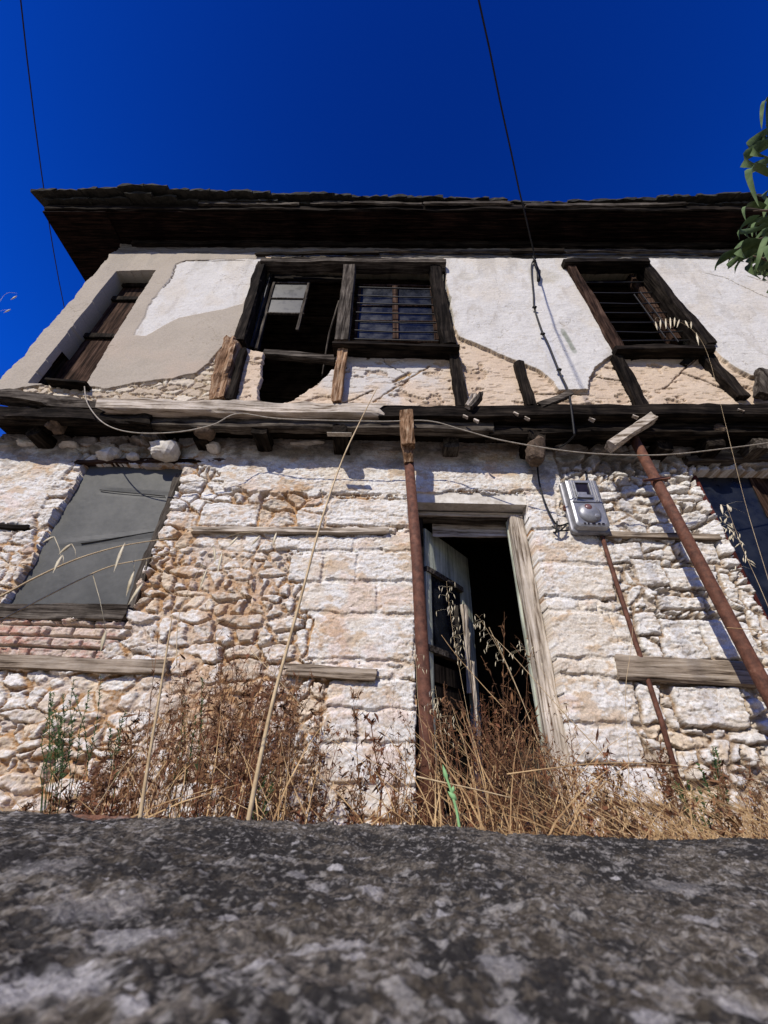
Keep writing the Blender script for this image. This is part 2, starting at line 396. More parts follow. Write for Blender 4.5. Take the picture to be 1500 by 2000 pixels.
def lower_fn(gx, gz):
    wx = gx + (fbm(gx * 6, gz * 7, 1, 6, .6) - .5) * .15; wz = gz + (fbm(gx * 5, gz * 8, 2, 6, .6) - .5) * .10
    S = make_seeds()
    ed, ids = voronoi(wx, wz, S, 1.75)
    R = np.random.RandomState(8); rnd = R.rand(len(S) + len(blocks) + 2, 4)
    isb = np.zeros(gx.shape, bool)
    bx_ = gx + (fbm(gx * 8, gz * 8, 3, 6, .65) - .5) * .07; bz_ = gz + (fbm(gx * 8, gz * 8, 4, 6, .65) - .5) * .06
    for k, (a, b, c, d) in enumerate(blocks):
        e = np.minimum(np.minimum(bx_ - a, b - bx_), np.minimum(bz_ - c, d - bz_))
        m_ = e > -0.004
        ed = np.where(m_, np.maximum(e + 0.004, 0), np.where(e > -.02, np.minimum(ed, np.maximum(-e - .006, 0)), ed))
        ids = np.where(m_, len(S) + k, ids); isb |= m_
    one_ = np.ones(gx.shape + (3,))
    r0 = rnd[ids, 0]; r1 = rnd[ids, 1]; r2 = rnd[ids, 2]
    nb = fbm(gx * 1.1, gz * 1.1, 5, 3); nm = fbm(gx * 6, gz * 8, 6, 4); nf = fbm(gx * 26, gz * 36, 7, 4, .6); nl = fbm(gx * 9, gz * 40, 8, 4, .6)
    jw = 0.010 + 0.012 * r1 * (nm + .4)
    jw = jw + .016 * ss(.42, .58, nm)
    jw = np.where(isb, 0.005 + .004 * r1, jw)
    st = ss(jw * .6, jw + 0.010, ed)
    # plaster / limewash fill zones
    def zone(poly, amp=.25, w=.05):
        return ss(-w, w, sdpoly(gx, gz, XZ(poly, YL)) + (nm - .5) * amp + (nf - .5) * amp * .5)
    fill = zone([(380, 850), (1010, 850), (1015, 960), (805, 968), (790, 985), (700, 965), (560, 962), (440, 955), (425, 925), (380, 905)], .16, .012)
    fill = np.maximum(fill, zone([(-200, 850), (150, 862), (165, 880), (110, 960), (70, 1022), (-200, 1022)], .18, .012))
    fill = np.maximum(fill, .88 * zone([(560, 1036), (812, 1036), (812, 1620), (640, 1620), (600, 1300), (590, 1120)], .5, .05))
    fill = np.maximum(fill, .86 * zone([(1018, 955), (1095, 955), (1105, 1030), (1180, 1060), (1225, 1260), (1260, 1420), (1200, 1480), (1080, 1480)], .4, .05))
    fill = np.maximum(fill, .45 * zone([(380, 1020), (560, 1020), (560, 1250), (280, 1250)], .6, .1))
    lowsmear = ss(.52, .66, nb * .5 + nm * .5)
    fill = np.maximum(fill, .55 * lowsmear)
    # strips of door surround
    # bricks below the shuttered window
    bz0 = P(0, 1285, YL)[2]; bz1 = P(0, 1207, YL)[2]; bx1 = P(230, 1250, YL)[0]
    bm = (gz > bz0) & (gz < bz1) & (gx < bx1 + (nm - .5) * .3)
    ch = (bz1 - bz0) / 3.6; row = np.floor((gz + (nf - .5) * .012 - bz0) / ch); fx = (gx + (row % 2) * .12 + (nf - .5) * .02) / .25
    be = np.minimum(np.minimum(fx % 1, 1 - fx % 1) * .25, np.minimum(((gz - bz0) / ch) % 1, 1 - ((gz - bz0) / ch) % 1) * ch)
    bh = ss(.002, .014, be)
    st = np.where(bm, bh, st); fill = np.where(bm, fill * .2, fill)
    hs1 = np.where(isb, .016 + .008 * r0, .007 + .021 * r0 ** 1.4)
    dome = 0
    cen = np.vstack([S, [((a + b) / 2, (c + d) / 2) for a, b, c, d in blocks], [(0, 0), (0, 0)]])
    slope = (gx - cen[ids, 0]) * (r2 - .5) * .35 + (gz - cen[ids, 1]) * (rnd[ids, 3] - .5) * .40
    hs1 = hs1 + np.where(isb, .15, 1.0) * np.clip(slope, -.03, .03)
    jd = -.005 - .030 * ss(.46, .66, nm) * (1 - fill) * (1 - .6 * isb)
    jd = np.where(fbm(gx * 2.2, gz * 2.2, 19, 3) > .46, np.minimum(jd + .020, .010), jd)
    h = jd + st * (hs1 + dome - jd)
    tilt = (r2 - .5) * .10
    h = h + st * (gz * 0 + (fbm(wx * 3, wz * 3, 12, 2) - .5) * .02)
    h = h + (nf - .5) * .006 + (nl - .5) * .007 * st
    # flaked layers within stones
    fl = fbm(gx * 8, gz * 22, 14, 4, .55); h = h + np.where(fl > .54, .005, 0) * st + np.where(fl > .60, .004, 0) * st
    fh = .030 + (nm - .5) * .016 + (nf - .5) * .007 + (nl - .5) * .004 - .004 * ss(.58, .62, fbm(gx * 18, gz * 30, 30, 4, .6))
    crisp = lambda q, st_, w_: q * (1 - w_) + w_ * st_ * (np.floor(q / st_) + ss(.35, .65, q / st_ - np.floor(q / st_)))
    h = crisp(h + (fbm(gx * 14, gz * 24, 36, 4, .6) - .5) * .012, .009, .75); fh = crisp(fh + (fbm(gx * 12, gz * 18, 37, 4, .6) - .5) * .008, .007, .8)
    hf = np.maximum(fh, 0)
    h2 = h * (1 - fill) + hf * fill
    h2 = np.where(fill < .95, h2 - (1 - st) * (.005 + .012 * ss(.45, .6, fbm(gx * 3, gz * 3, 29, 3))), h2)
    # colours
    white = mixc(C(.66, .64, .61), C(.76, .745, .725), nf)
    cream = C(.68, .56, .42); tan = C(.54, .39, .25); pink = C(.62, .42, .32); grey = C(.56, .50, .42)
    sb = mixc(np.broadcast_to(cream, gx.shape + (3,)), np.broadcast_to(grey, gx.shape + (3,)), ss(.5, .9, r0))
    sb = mixc(sb, np.broadcast_to(pink, gx.shape + (3,)), .6 * ss(.82, .95, r1))
    sb = mixc(sb, np.broadcast_to(tan, gx.shape + (3,)), ss(.45, .75, nm) * .55)
    right = ss(1.2, 1.6, gx)
    lowz = ss(.7, -.1, gz)
    cov = nm * .35 + nf * .40 + r2 * .25
    ochrez = np.zeros(gx.shape)
    for (px, py, rr, am) in [(560, 975, .35, .9), (450, 1180, .6, .75), (600, 1280, .4, .6), (150, 1450, .6, .5), (1300, 1450, .6, .6), (330, 1140, .38, 1), (360, 1040, .3, .8), (430, 1370, .55, .9), (380, 1330, .4, .7), (500, 1010, .35, .6), (1380, 1400, .4, .7), (60, 1110, .3, .5), (600, 1360, .3, .6), (1240, 1080, .2, .3)]:
        p = P(px, py, YL); ochrez = np.maximum(ochrez, am * ss(1.2, .3, np.hypot(gx - p[0], gz - p[2]) / rr + (nm - .5) * 1.2))
    w = ss(.36, .50, cov + .15 - .20 * ochrez - .12 * lowz + .07 * isb)
    colr = mixc(sb, white, w); h2 = h2 + w * st * .0035
    ochre = mixc(C(.34, .175, .07) * np.ones(gx.shape + (3,)), C(.52, .34, .18) * np.ones(gx.shape + (3,)), nf)
    mud = mixc(C(.20, .14, .09) * np.ones(gx.shape + (3,)), C(.42, .34, .25) * np.ones(gx.shape + (3,)), nf)
    mort = mixc(ochre, mud, right * .85)
    mort = mixc(mort, white, ss(.50, .66, nm * .5 + nf * .5 + fill * .25 - ochrez * .12) * .6)
    mort = mixc(mort, C(.07, .05, .035) * one_, ss(.50, .60, fbm(gx * 7, gz * 12, 27, 3)) * (.35 + .5 * right) * ss(.012, .002, ed))
    mort = mixc(mort, C(.17, .085, .038) * one_, ss(.46, .58, fbm(gx * 9, gz * 14, 33, 3)) * ss(.010, .003, ed) * (1 - right * .6) * .85)
    colr = mixc(mort, colr, ss(.15, .6, st))
    fc = mixc(white, np.broadcast_to(C(.64, .55, .42), gx.shape + (3,)), ss(.50, .60, fbm(gx * 2.3, gz * 3, 21, 6, .65)) * .45)
    fc = mixc(fc, C(.50, .33, .17) * one_, ss(.575, .64, fbm(gx * 5, gz * 9, 38, 5, .65)) * .6)
    fc = mixc(fc, np.broadcast_to(C(.64, .43, .33), gx.shape + (3,)), ss(.62, .70, fbm(gx * 3.3, gz * 4, 23, 4)) * .35)
    colr = mixc(colr, fc, ss(.3, .8, fill + (nf - .5) * .5))
    bc = mixc(C(.46, .26, .20) * np.ones(gx.shape + (3,)), C(.62, .53, .47) * np.ones(gx.shape + (3,)), ss(.38, .6, nf * .6 + nm * .4))
    colr = np.where(bm[..., None], mixc(C(.35, .28, .22) * np.ones(gx.shape + (3,)), bc, bh), colr)
    stip = ss(.54, .62, fbm(gx * 42, gz * 60, 34, 3, .6)) * ss(.40, .55, fbm(gx * 4, gz * 5, 35, 3)); h2 = h2 - stip * .004
    colr = mixc(colr, mixc(C(.50, .40, .29) * one_, C(.42, .37, .31) * one_, nm), stip * .62)
    # ochre wash marks
    colr = mixc(colr, ochre, ss(.53, .68, nf * .55 + nm * .45 + ochrez * .14) * (.35 + .55 * ochrez) * (1 - .8 * right))
    fl2 = ss(.56, .62, fbm(gx * 14, gz * 44, 28, 4, .6)); colr = mixc(colr, C(.50, .42, .33) * one_, fl2 * .55)
    # jetty shade painted into the wall top, mixed with brown earth patches
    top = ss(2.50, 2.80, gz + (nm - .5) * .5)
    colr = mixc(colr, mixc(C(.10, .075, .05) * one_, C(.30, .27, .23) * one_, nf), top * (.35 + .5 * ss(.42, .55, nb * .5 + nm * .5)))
    return h2, np.clip(colr, .01, .85)
def lower_holes(gx, gz):
    n1 = (fbm(gx * 5, gz * 5, 31, 4) - .5)
    def bx(r, j):
        return np.minimum(np.minimum(gx - r[0], r[1] - gx), np.minimum(gz - r[2], r[3] - gz)) + n1 * j
    d = bx(DOOR, .03)
    d = np.maximum(d, bx(SHUT, .10)); d = np.maximum(d, bx(RWIN, .05))
    return d
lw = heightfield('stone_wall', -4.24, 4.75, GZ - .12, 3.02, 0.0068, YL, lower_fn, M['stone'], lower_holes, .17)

# ---- upper wall ---------------------------------------------------
CX = -4.30                          # left corner of the upper storey
SOF = 6.60                          # soffit height
def UP(pts): return XZ(pts, YU)
poly_win1 = UP([(58, 752), (229, 533), (306, 532), (168, 757)])
poly_win2 = UP([(518, 516), (866, 519), (893, 688), (660, 688), (657, 716), (632, 738), (600, 765), (570, 783), (545, 790), (504, 789), (513, 690), (474, 678), (478, 660)])
poly_win3 = UP([(1103, 523), (1258, 518), (1388, 686), (1204, 693)])
poly_wL = UP([(362, 514), (440, 510), (517, 508), (508, 545), (476, 597), (440, 607), (400, 615), (350, 625), (318, 642), (288, 660), (264, 660), (300, 588), (336, 545), (343, 522)])
poly_beige = UP([(-150, 480), (523, 480), (517, 520), (478, 655), (455, 662), (430, 690), (412, 712), (386, 733), (340, 742), (300, 748), (262, 752), (212, 764), (165, 756), (100, 752), (20, 766), (-150, 766)])
poly_wM = UP([(868, 470), (1105, 470), (1108, 525), (1204, 693), (1160, 722), (1148, 744), (1145, 766), (1088, 769), (1077, 750), (1050, 728), (1005, 710), (960, 692), (925, 676), (893, 664), (880, 620), (864, 521)])
poly_wR = UP([(1256, 470), (1700, 470), (1700, 745), (1500, 738), (1462, 742), (1428, 722), (1400, 700), (1386, 685), (1258, 518)])
def upper_fn(gx, gz):
    nm = fbm(gx * 5, gz * 5, 41, 4); nf = fbm(gx * 24, gz * 30, 42, 4, .6); nb = fbm(gx * 1.2, gz * 1.2, 43, 3)
    nl = fbm(gx * 7, gz * 34, 44, 4, .6)
    edge = (nm - .5) * .10 + (nf - .5) * .05
    one = np.ones(gx.shape + (3,))
    # base: earth coat on laths, pinkish, chipped
    h = .004 + (nl - .5) * .005 + (nm - .5) * .02
    base = mixc(C(.56, .43, .31) * one, C(.62, .51, .40) * one, nm)
    greyz = ss(.9, .4, np.hypot((gx - P(730, 720, YU)[0]) / 1.0, (gz - 3.7) / .7) + (nm - .5) * 1.0)
    base = mixc(base, C(.56, .53, .50) * one, greyz)
    chip = ss(.63, .68, fbm(gx * 11, gz * 42, 45, 3, .5)); h = h - chip * .007
    base = mixc(base, C(.36, .26, .18) * one, chip * .35)
    chip2 = ss(.62, .66, fbm(gx * 4, gz * 6, 46, 5, .6)); h = h - chip2 * .02
    base = mixc(base, C(.42, .31, .22) * one, chip2 * .7)
    col = base
    # rubble infill at the foot on the left
    rub = ss(-.01, .01, sdpoly(gx, gz, UP([(-50, 740), (170, 750), (212, 762), (262, 750), (340, 738), (386, 730), (400, 700), (470, 690), (466, 800), (-50, 800)])) + edge * .5)
    S = np.column_stack([RS.uniform(-4.6, -1.7, 240), RS.uniform(3.0, 4.2, 240)])
    sub = gx < -1.6
    ed, ids = voronoi(gx + (nm - .5) * .25 + (nf - .5) * .05, gz + (nf - .5) * .09, S, 2.2)
    sth = ss(.004, .03, ed)
    h = np.where(rub > .5, -.015 + sth * .022 + (nf - .5) * .02 + (nm - .5) * .03, h)
    rc = mixc(C(.44, .34, .24) * one, mixc(C(.66, .60, .50) * one, C(.46, .38, .29) * one, (ids % 5 / 4.0)), sth)
    col = mixc(col, rc, rub)
    # beige painted skim on the left
    be = sdpoly(gx, gz, poly_beige) + edge * .6; bw = ss(-.003, .006, be)
    h = h * (1 - bw) + (.030 + (nb - .5) * .02 + (nm - .5) * .010 + (nf - .5) * .0025) * bw
    bc = mixc(C(.375, .325, .265) * one, C(.42, .37, .305) * one, nm)
    bc = mixc(bc, C(.50, .36, .27) * one, ss(.45, .75, nb * .6 + nm * .4) * .35 * ss(4.6, 3.6, gz))
    bc = mixc(bc, C(.24, .17, .11) * one, ss(.014, .0, be) * (be > -.003))
    col = mixc(col, bc, bw)
    # white patches laid over
    for k, poly in enumerate((poly_wL, poly_wM, poly_wR)):
        e = sdpoly(gx, gz, poly) + edge * (.45 if k else .40); wv = ss(-.003, .005, e)
        top = .046 if k else .031
        hh = top + (nb - .5) * .03 + (nm - .5) * .020 + (nf - .5) * .005 + (nl - .5) * .004
        if k == 0: hh = top - .008 + (nm - .5) * .014 + (nf - .5) * .004
        h = h * (1 - wv) + hh * wv
        wc = mixc(C(.55, .53, .50) * one, C(.63, .61, .58) * one, nm)
        fade = ss(.50, .68, fbm(gx * 3, gz * 2, 50 + k, 4)); wc = mixc(wc, C(.56, .51, .44) * one, fade * .6); wc = mixc(wc, C(.40, .36, .31) * one, ss(.60, .70, fbm(gx * 9, gz * 3, 57 + k, 5, .6)) * .35); pk = ss(.64, .68, fbm(gx * 16, gz * 16, 66 + k, 4, .6)); hh = hh - pk * .006 * wv; wc = mixc(wc, C(.50, .45, .38) * one, pk * .35)
        # old grey streak and ring stains
        wc = mixc(wc, C(.42, .30, .18) * one, ss(.016, .0, e) * (e > -.003) * (.9 if k else .3))
        col = mixc(col, wc, wv)
    # stains of the old paint, plus a cable shadow put into the colour
    def blot(px, py, rx, rz, c, a, hard=.3):
        nonlocal col
        p = P(px, py, YU); q = np.hypot((gx - p[0]) / rx, (gz - p[2]) / rz) + (nm - .5) * .6
        col = mixc(col, C(*c) * one, a * ss(1 + hard, 1 - hard, q))
    blot(912, 546, .14, .10, (.45, .42, .36), .55); blot(915, 545, .09, .06, (.60, .57, .52), .7)
    blot(1062, 545, .20, .18, (.46, .43, .36), .6)
    for i in range(6): blot(1098 + i * 4, 655 + i * 7, .03, .07, (.20, .22, .17), .6)
    blot(1072, 690, .06, .40, (.50, .52, .60), .35)  # bluish shadow of the hanging cable, painted into the plaster colour
    gr = ss(.50, .66, fbm(gx * 7, gz * 1.0, 71, 4)) * ss(5.2, 6.2, gz); col = mixc(col, C(.26, .24, .21) * one, gr * .30)
    rg = np.abs(fbm(gx * 2.1, gz * 2.6, 73, 6, .58) - .5); hair = ss(.0045, .0015, rg) * ss(.48, .56, fbm(gx * 1.5, gz * 1.5, 74, 2))
    h = h - hair * .004; col = mixc(col, C(.22, .18, .14) * one, hair * .55)
    # cracks: dark thin lines
    def crack(pts, wd, c=(.10, .07, .05), dep=.012):
        nonlocal col, h
        q = UP(pts)
        d = np.full(gx.shape, 9.0)
        jx = gx + (nf - .5) * .05; jz = gz + (nm - .5) * .06
        for (a, b), (c_, d_) in zip(q[:-1], q[1:]):
            ex, ez = c_ - a, d_ - b; t = np.clip(((jx - a) * ex + (jz - b) * ez) / (ex * ex + ez * ez), 0, 1)
            d = np.minimum(d, np.hypot(jx - a - ex * t, jz - b - ez * t))
        k = ss(wd, wd * .4, d); h = h - k * dep; col = mixc(col, C(*c) * one, k)
    crack([(345, 520), (365, 513), (420, 513), (480, 512)], .010); crack([(345, 522), (338, 545), (322, 565)], .012)
    crack([(1375, 540), (1410, 548), (1440, 562), (1500, 590)], .008)
    crack([(1455, 545), (1500, 560)], .008)
    crack([(965, 545), (975, 575), (970, 610)], .005, (.4, .38, .36), .002)
    crack([(1045, 770), (1150, 770)], .012, (.08, .05, .03), .02)
    crack([(730, 785), (790, 745), (840, 715)], .014, (.28, .18, .10)); crack([(770, 745), (800, 730)], .030, (.36, .24, .12), .02)
    crack([(660, 792), (700, 775), (730, 762)], .014, (.14, .09, .06))
    crack([(1160, 735), (1180, 738), (1215, 745)], .014, (.12, .08, .05), .02)
    crack([(1300, 760), (1350, 710), (1370, 690)], .012, (.16, .10, .07)); crack([(1335, 730), (1380, 745), (1445, 775)], .020, (.08, .05, .035), .02)
    crack([(745, 698), (760, 715), (800, 735)], .008)
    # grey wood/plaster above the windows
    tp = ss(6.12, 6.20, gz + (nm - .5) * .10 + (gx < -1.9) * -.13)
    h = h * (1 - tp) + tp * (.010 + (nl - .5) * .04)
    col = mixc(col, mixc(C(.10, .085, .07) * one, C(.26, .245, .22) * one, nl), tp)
    # crumbling left corner
    cr = ss(CX + .03, CX - .03, gx + (nm - .5) * .10)
    return h - cr * .10, np.clip(col, .01, .85)
def upper_holes(gx, gz):
    n1 = (fbm(gx * 6, gz * 6, 61, 4) - .5)
    d = sdpoly(gx, gz, poly_win1) + n1 * .012
    d = np.maximum(d, sdpoly(gx, gz, poly_win2) + n1 * .06)
    d = np.maximum(d, sdpoly(gx, gz, poly_win3) + n1 * .02)
    cut = (CX + .0) - gx + (fbm(gx * 3, gz * 5, 63, 4) - .5) * .12
    return np.maximum(d, cut)
uw = heightfield('plaster_wall', CX - .08, 5.6, 3.06, SOF - .005, 0.0075, YU, upper_fn, M['plaster'], upper_holes, .19, thin=True)

# ---- plain side and back walls, floors, ceiling --------------------
M['sidewall'] = mottled('side_render', (0.28, 0.24, 0.19), (0.48, 0.43, 0.36), 5, 0.9, bump=.01)
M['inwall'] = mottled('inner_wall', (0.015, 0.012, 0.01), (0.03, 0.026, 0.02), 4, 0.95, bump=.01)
w = MB()
w.box((CX + .13, 5.9, 4.83), (.20, 5.88, 3.53)); w.box((-4.14, 6.15, 1.30), (.20, 5.7, 3.25))
w.box((5.5, 5.9, 4.83), (.2, 5.88, 3.53)); w.box((5.5, 6.15, 1.30), (.2, 5.7, 3.25))
w.box((.65, 8.95, 3.15), (9.5, .2, 6.9))
w.build('side_wall', M['sidewall'], house)
w = MB(); w.box((5.07, 3.30, 1.30), (.66, .36, 3.25)); w.build('wall_end', M['sidewall'], house)
w = MB(); w.box((.7, 5.9, 2.93), (9.4, 5.6, .10)); w.build('upper_floor', M['inner'], house)
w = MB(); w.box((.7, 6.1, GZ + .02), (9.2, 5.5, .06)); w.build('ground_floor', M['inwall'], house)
w = MB()
yy = 2.98; k = 0
while yy < 8.8:
    w.box((.6, yy + .085, SOF - .02 - .012 * (k % 3)), (9.5, .155 - .01 * (k % 2), .03)); yy += .175; k += 1
w.build('ceiling_boards', M['inner'], house)
w = MB(); 
zz = 3.0; k = 0
while zz < 6.5:
    w.box((.6, 4.9 + .012 * (k % 2), zz + .1), (9.4, .03, .185)); zz += .2; k += 1
w.build('partition', M['inner'], house)
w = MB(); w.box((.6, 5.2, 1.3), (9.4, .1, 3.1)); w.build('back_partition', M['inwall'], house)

# ---- roof -----------------------------------------------------------
YE = PZ(700, 414, SOF)[1]           # front of the eave
XE = PZ(90, 415, SOF)[0]
rf = empty('roof', (0, 4, SOF), parent=house)
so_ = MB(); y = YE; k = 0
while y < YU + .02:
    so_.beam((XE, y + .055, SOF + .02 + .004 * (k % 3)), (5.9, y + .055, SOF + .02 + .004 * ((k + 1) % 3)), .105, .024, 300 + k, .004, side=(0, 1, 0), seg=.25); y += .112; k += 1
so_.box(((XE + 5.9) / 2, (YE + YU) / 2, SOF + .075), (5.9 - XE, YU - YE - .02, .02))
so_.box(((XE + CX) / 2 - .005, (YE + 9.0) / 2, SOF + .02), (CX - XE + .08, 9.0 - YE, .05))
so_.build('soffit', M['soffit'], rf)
fb = MB(); fb.beam((XE - .02, YE - .012, SOF + .10), (5.9, YE - .012, SOF + .10), .03, .15, 21, .012, side=(0, 1, 0), seg=.08)
fb.box((XE - .015, 6.0, SOF + .09), (.03, 7.0, .13)); fb.build('fascia_board', M['wdarkX'], rf)
fb = MB()
for a, b in [(-2.9, -1.5), (-1.3, .25), (.3, 1.5), (1.7, 3.9)]:
    fb.beam((a, YE - .05, SOF + .13 + random.uniform(-.01, .02)), (b, YE - .05, SOF + .13 + random.uniform(-.01, .02)), .03, .07, int(a * 7 + 50), .012, side=(0, 1, 0), ends=.08, seg=.06)
fb.build('edge_batten', M['wgreyX'], rf)
# ragged slab tiles; the lip follows the skyline
sky_px = [(60, 371), (100, 370), (215, 369), (223, 361), (305, 363), (330, 371), (480, 373), (525, 378), (640, 377), (720, 384), (800, 386), (940, 387), (965, 391), (1045, 396), (1100, 393), (1250, 388), (1330, 381), (1405, 377), (1500, 381), (1700, 378)]
tl = MB(); ZT = SOF + .24
x = XE - .20; R = np.random.RandomState(4)
while x < 5.9:
    wd = R.uniform(.20, .36)
    # lip depth that puts the top front edge on the skyline at this x
    best = YE - .15
    for _ in range(3):
        c = CAMR.T @ np.array([x + wd / 2, best, ZT]); px = 750 + F_PX * c[0] / -c[2]
        yt = np.interp(px, [q[0] for q in sky_px], [q[1] for q in sky_px])
        best = PZ(px, yt, ZT)[1]
    for layer in range(2):
        th = .045; off = -.015 * R.rand() if layer else .06 + .05 * R.rand()
        z = ZT - th / 2 - (0 if layer else .055)
        y0 = best + off
        dz = R.uniform(-.008, .008); sk = R.uniform(-.02, .02)
        n_ = 5; vs = []; 
        for s_ in (0, 1):
            for i in range(n_ + 1):
                u = i / n_; jy = R.uniform(-.012, .012)
                xx = x + (u * (wd + .03)) + (layer == 0) * .1
                arc = .018 * math.sin(math.pi * u)
                vs += [(xx, y0 + jy + sk * u, z - th / 2 + arc + dz + s_ * th), (xx, y0 + .9, z - th / 2 + arc + s_ * th + .35)]
        fs = []; o_ = 2 * (n_ + 1)
        for i in range(n_):
            a = 2 * i
            fs += [(a, a + 1, a + 3, a + 2), (o_ + a, o_ + a + 2, o_ + a + 3, o_ + a + 1), (a, a + 2, o_ + a + 2, o_ + a)]
        fs += [(0, o_, o_ + 1, 1), (2 * n_, 2 * n_ + 1, o_ + 2 * n_ + 1, o_ + 2 * n_)]
        tl.add(vs, fs)
    x += wd
tl.build('roof_tiles', M['tile'], rf)
rs = MB()                           # roof body behind the tile lip, hipped to the left
zr = ZT + 1.25
rs.add([(XE - .10, YE + .05, ZT - .05), (5.9, YE + .05, ZT - .05), (5.9, 9.4, ZT - .05), (XE - .10, 9.4, ZT - .05), (XE + 3.2, 5.8, zr), (5.9, 5.8, zr)],
       [(0, 1, 5, 4), (2, 3, 4, 5), (3, 0, 4), (0, 3, 2, 1), (1, 2, 5)])
rs.build('roof_slope', M['tile'], rf)
# upper wall plate under the soffit
pl = MB(); pl.beam((CX + .25, YU - .045, SOF - .06), (5.6, YU - .045, SOF - .06), .05, .10, 33, .012, seg=.08)
pl.build('wall_plate', M['wdarkX'], house)
pb = MB(); pb.beam(P(500, 496, YU - .06), P(740, 493, YU - .06), .03, .06, 34, .012, ends=.05)
pb.beam(P(560, 505, YU - .07), P(865, 512, YU - .07), .03, .05, 35, .012, ends=.05)
pb.beam(P(1000, 492, YU - .07), P(1100, 492, YU - .07), .04, .09, 36, .014, ends=.06); pb.build('loose_board', M['wdarkX'], house)
pb = MB(); pb.beam(P(730, 491, YU - .05), P(1500, 493, YU - .05), .03, .05, 37, .012, ends=.05, seg=.06); pb.build('loose_board', M['wgreyX'], house)

# ---- jetty beams and joists -----------------------------------------
def part(mb, name, mat, parent=house, **k): return mb.build(name, M[mat], parent, **k)
b = MB(); b.beam(P(205, 797, 2.74), P(745, 806, 2.74), .12, .155, 1, .016, ends=.12); part(b, 'floor_beam', 'wpaleX')
b = MB(); b.beam(P(742, 812, 2.75), P(1700, 806, 2.75), .12, .16, 2, .014, ends=.05); part(b, 'floor_beam', 'wdarkX')
b = MB(); b.beam(P(-60, 778, 2.76), P(215, 792, 2.76), .12, .12, 3, .03, ends=.12); part(b, 'floor_beam', 'wgreyX')
b = MB(); b.beam(P(-100, 806, 2.80), P(300, 828, 2.80), .12, .15, 4, .03, ends=.05); part(b, 'lower_beam', 'wdarkX')
b = MB(); b.beam(P(280, 826, 2.82), P(960, 842, 2.82), .10, .13, 5, .016, ends=.05); part(b, 'lower_beam', 'wgreyX')
b = MB(); b.beam(P(950, 846, 2.84), P(1700, 832, 2.84), .10, .14, 6, .02, ends=.05); part(b, 'lower_beam', 'wdarkX')
zu = 2.88
b = MB(); b.box((.6, 3.0, 2.93), (9.6, .42, .03)); part(b, 'jetty_boards', 'wdarkX')
for i, px in enumerate([60, 170, 290, 395, 502, 600, 662, 760, 880, 960, 1048, 1160, 1290, 1390, 1480, 1560]):
    if i in (1, 5, 7, 9, 11): continue
    ln = [2.86, 2.90, 2.86, 2.92, 2.78, 2.9, 2.74, 2.88, 2.9, 2.88, 2.78, 2.9, 2.9, 2.86, 2.84, 2.9][i]
    p = P(px, 848, ln); b = MB()
    b.beam((p[0], ln, 2.775 + .02 * math.sin(i * 3)), (p[0] + .02 * math.sin(i), 3.3, 2.79), .15, .12, 40 + i, .012, side=(1, 0, 0), ends=.03)
    part(b, 'floor_joist', ['wdarkY', 'wdarkY', 'wgreyY'][i % 3])
# strip of zinc seen on one joist end
b = MB(); b.beam(P(639, 848, 2.70), P(687, 849, 2.70), .05, .006, 60, .001); part(b, 'metal_strip', 'wire')

# exposed posts of the timber frame below the windows
def post(a, c, wpx, name, mat, D=YU - .03, seed=0, rough=.012, d=.09):
    pa, pc = P(*a, D), P(*c, D); b = MB(); wd = wpx
    b.beam(pa, pc, wd, d, seed, rough, side=(1, 0, 0), ends=.03, seg=.03); return part(b, name, mat)
post((452, 670), (428, 782), .15, 'frame_post', 'wrotZ', 2.72, 71, .04, .12)
post((478, 686), (452, 785), .07, 'frame_post', 'wdarkZ', 2.74, 72, .012)
post((672, 676), (657, 790), .09, 'frame_post', 'wrotZ', 2.71, 73, .022)
post((887, 690), (905, 797), .11, 'frame_post', 'wdarkZ', 2.74, 74, .012)
post((1012, 712), (1037, 797), .10, 'frame_post', 'wdarkZ', 2.765, 75, .010)
post((1207, 697), (1255, 795), .12, 'frame_post', 'wdarkZ', 2.74, 76, .014)
post((1375, 690), (1450, 778), .12, 'frame_post', 'wdarkZ', 2.745, 77, .016)
post((1492, 728), (1490, 775), .13, 'frame_post', 'wgreyZ', 2.70, 78, .02)
post((940, 772), (916, 796), .05, 'frame_post', 'wgreyZ', 2.68, 79, .012)
post((925, 776), (912, 798), .06, 'frame_post', 'wpaleZ', 2.70, 80, .012)
b = MB(); b.beam(P(1055, 795, 2.70), P(1112, 772, 2.70), .05, .07, 81, .012, ends=.05); part(b, 'loose_board', 'wgreyX')
post((1362, 690), (1335, 712), .07, 'frame_post', 'wdarkZ', 2.765, 82, .010, .05)
# flakes of lime on the dark beam
for (px, py) in [(905, 812), (925, 820), (1025, 815), (1150, 818), (1235, 812), (1440, 800), (1003, 806)]:
    b = MB(); p = P(px, py, 2.685); b.beam(p, p + np.array([.04, -.005, -.035]), .03, .014, px, .009, seg=.02)
    part(b, 'lime_flake', 'wpaleX')

# ---- windows ---------------------------------------------------------
def seg_beam(mb, a, c, D, w_, d_, seed, rough=.006, D2=None, side=(0, 1, 0), ends=.0):
    mb.beam(P(*a, D), P(*c, D2 or D), d_, w_, seed, rough, side=side, ends=ends, seg=.05)
def quad_panel(mb, pts, D, th):
    f_ = [P(x, y, D) for x, y in pts]; bk = [q + np.array([0, th, 0]) for q in f_]
    mb.hexa(bk + f_)
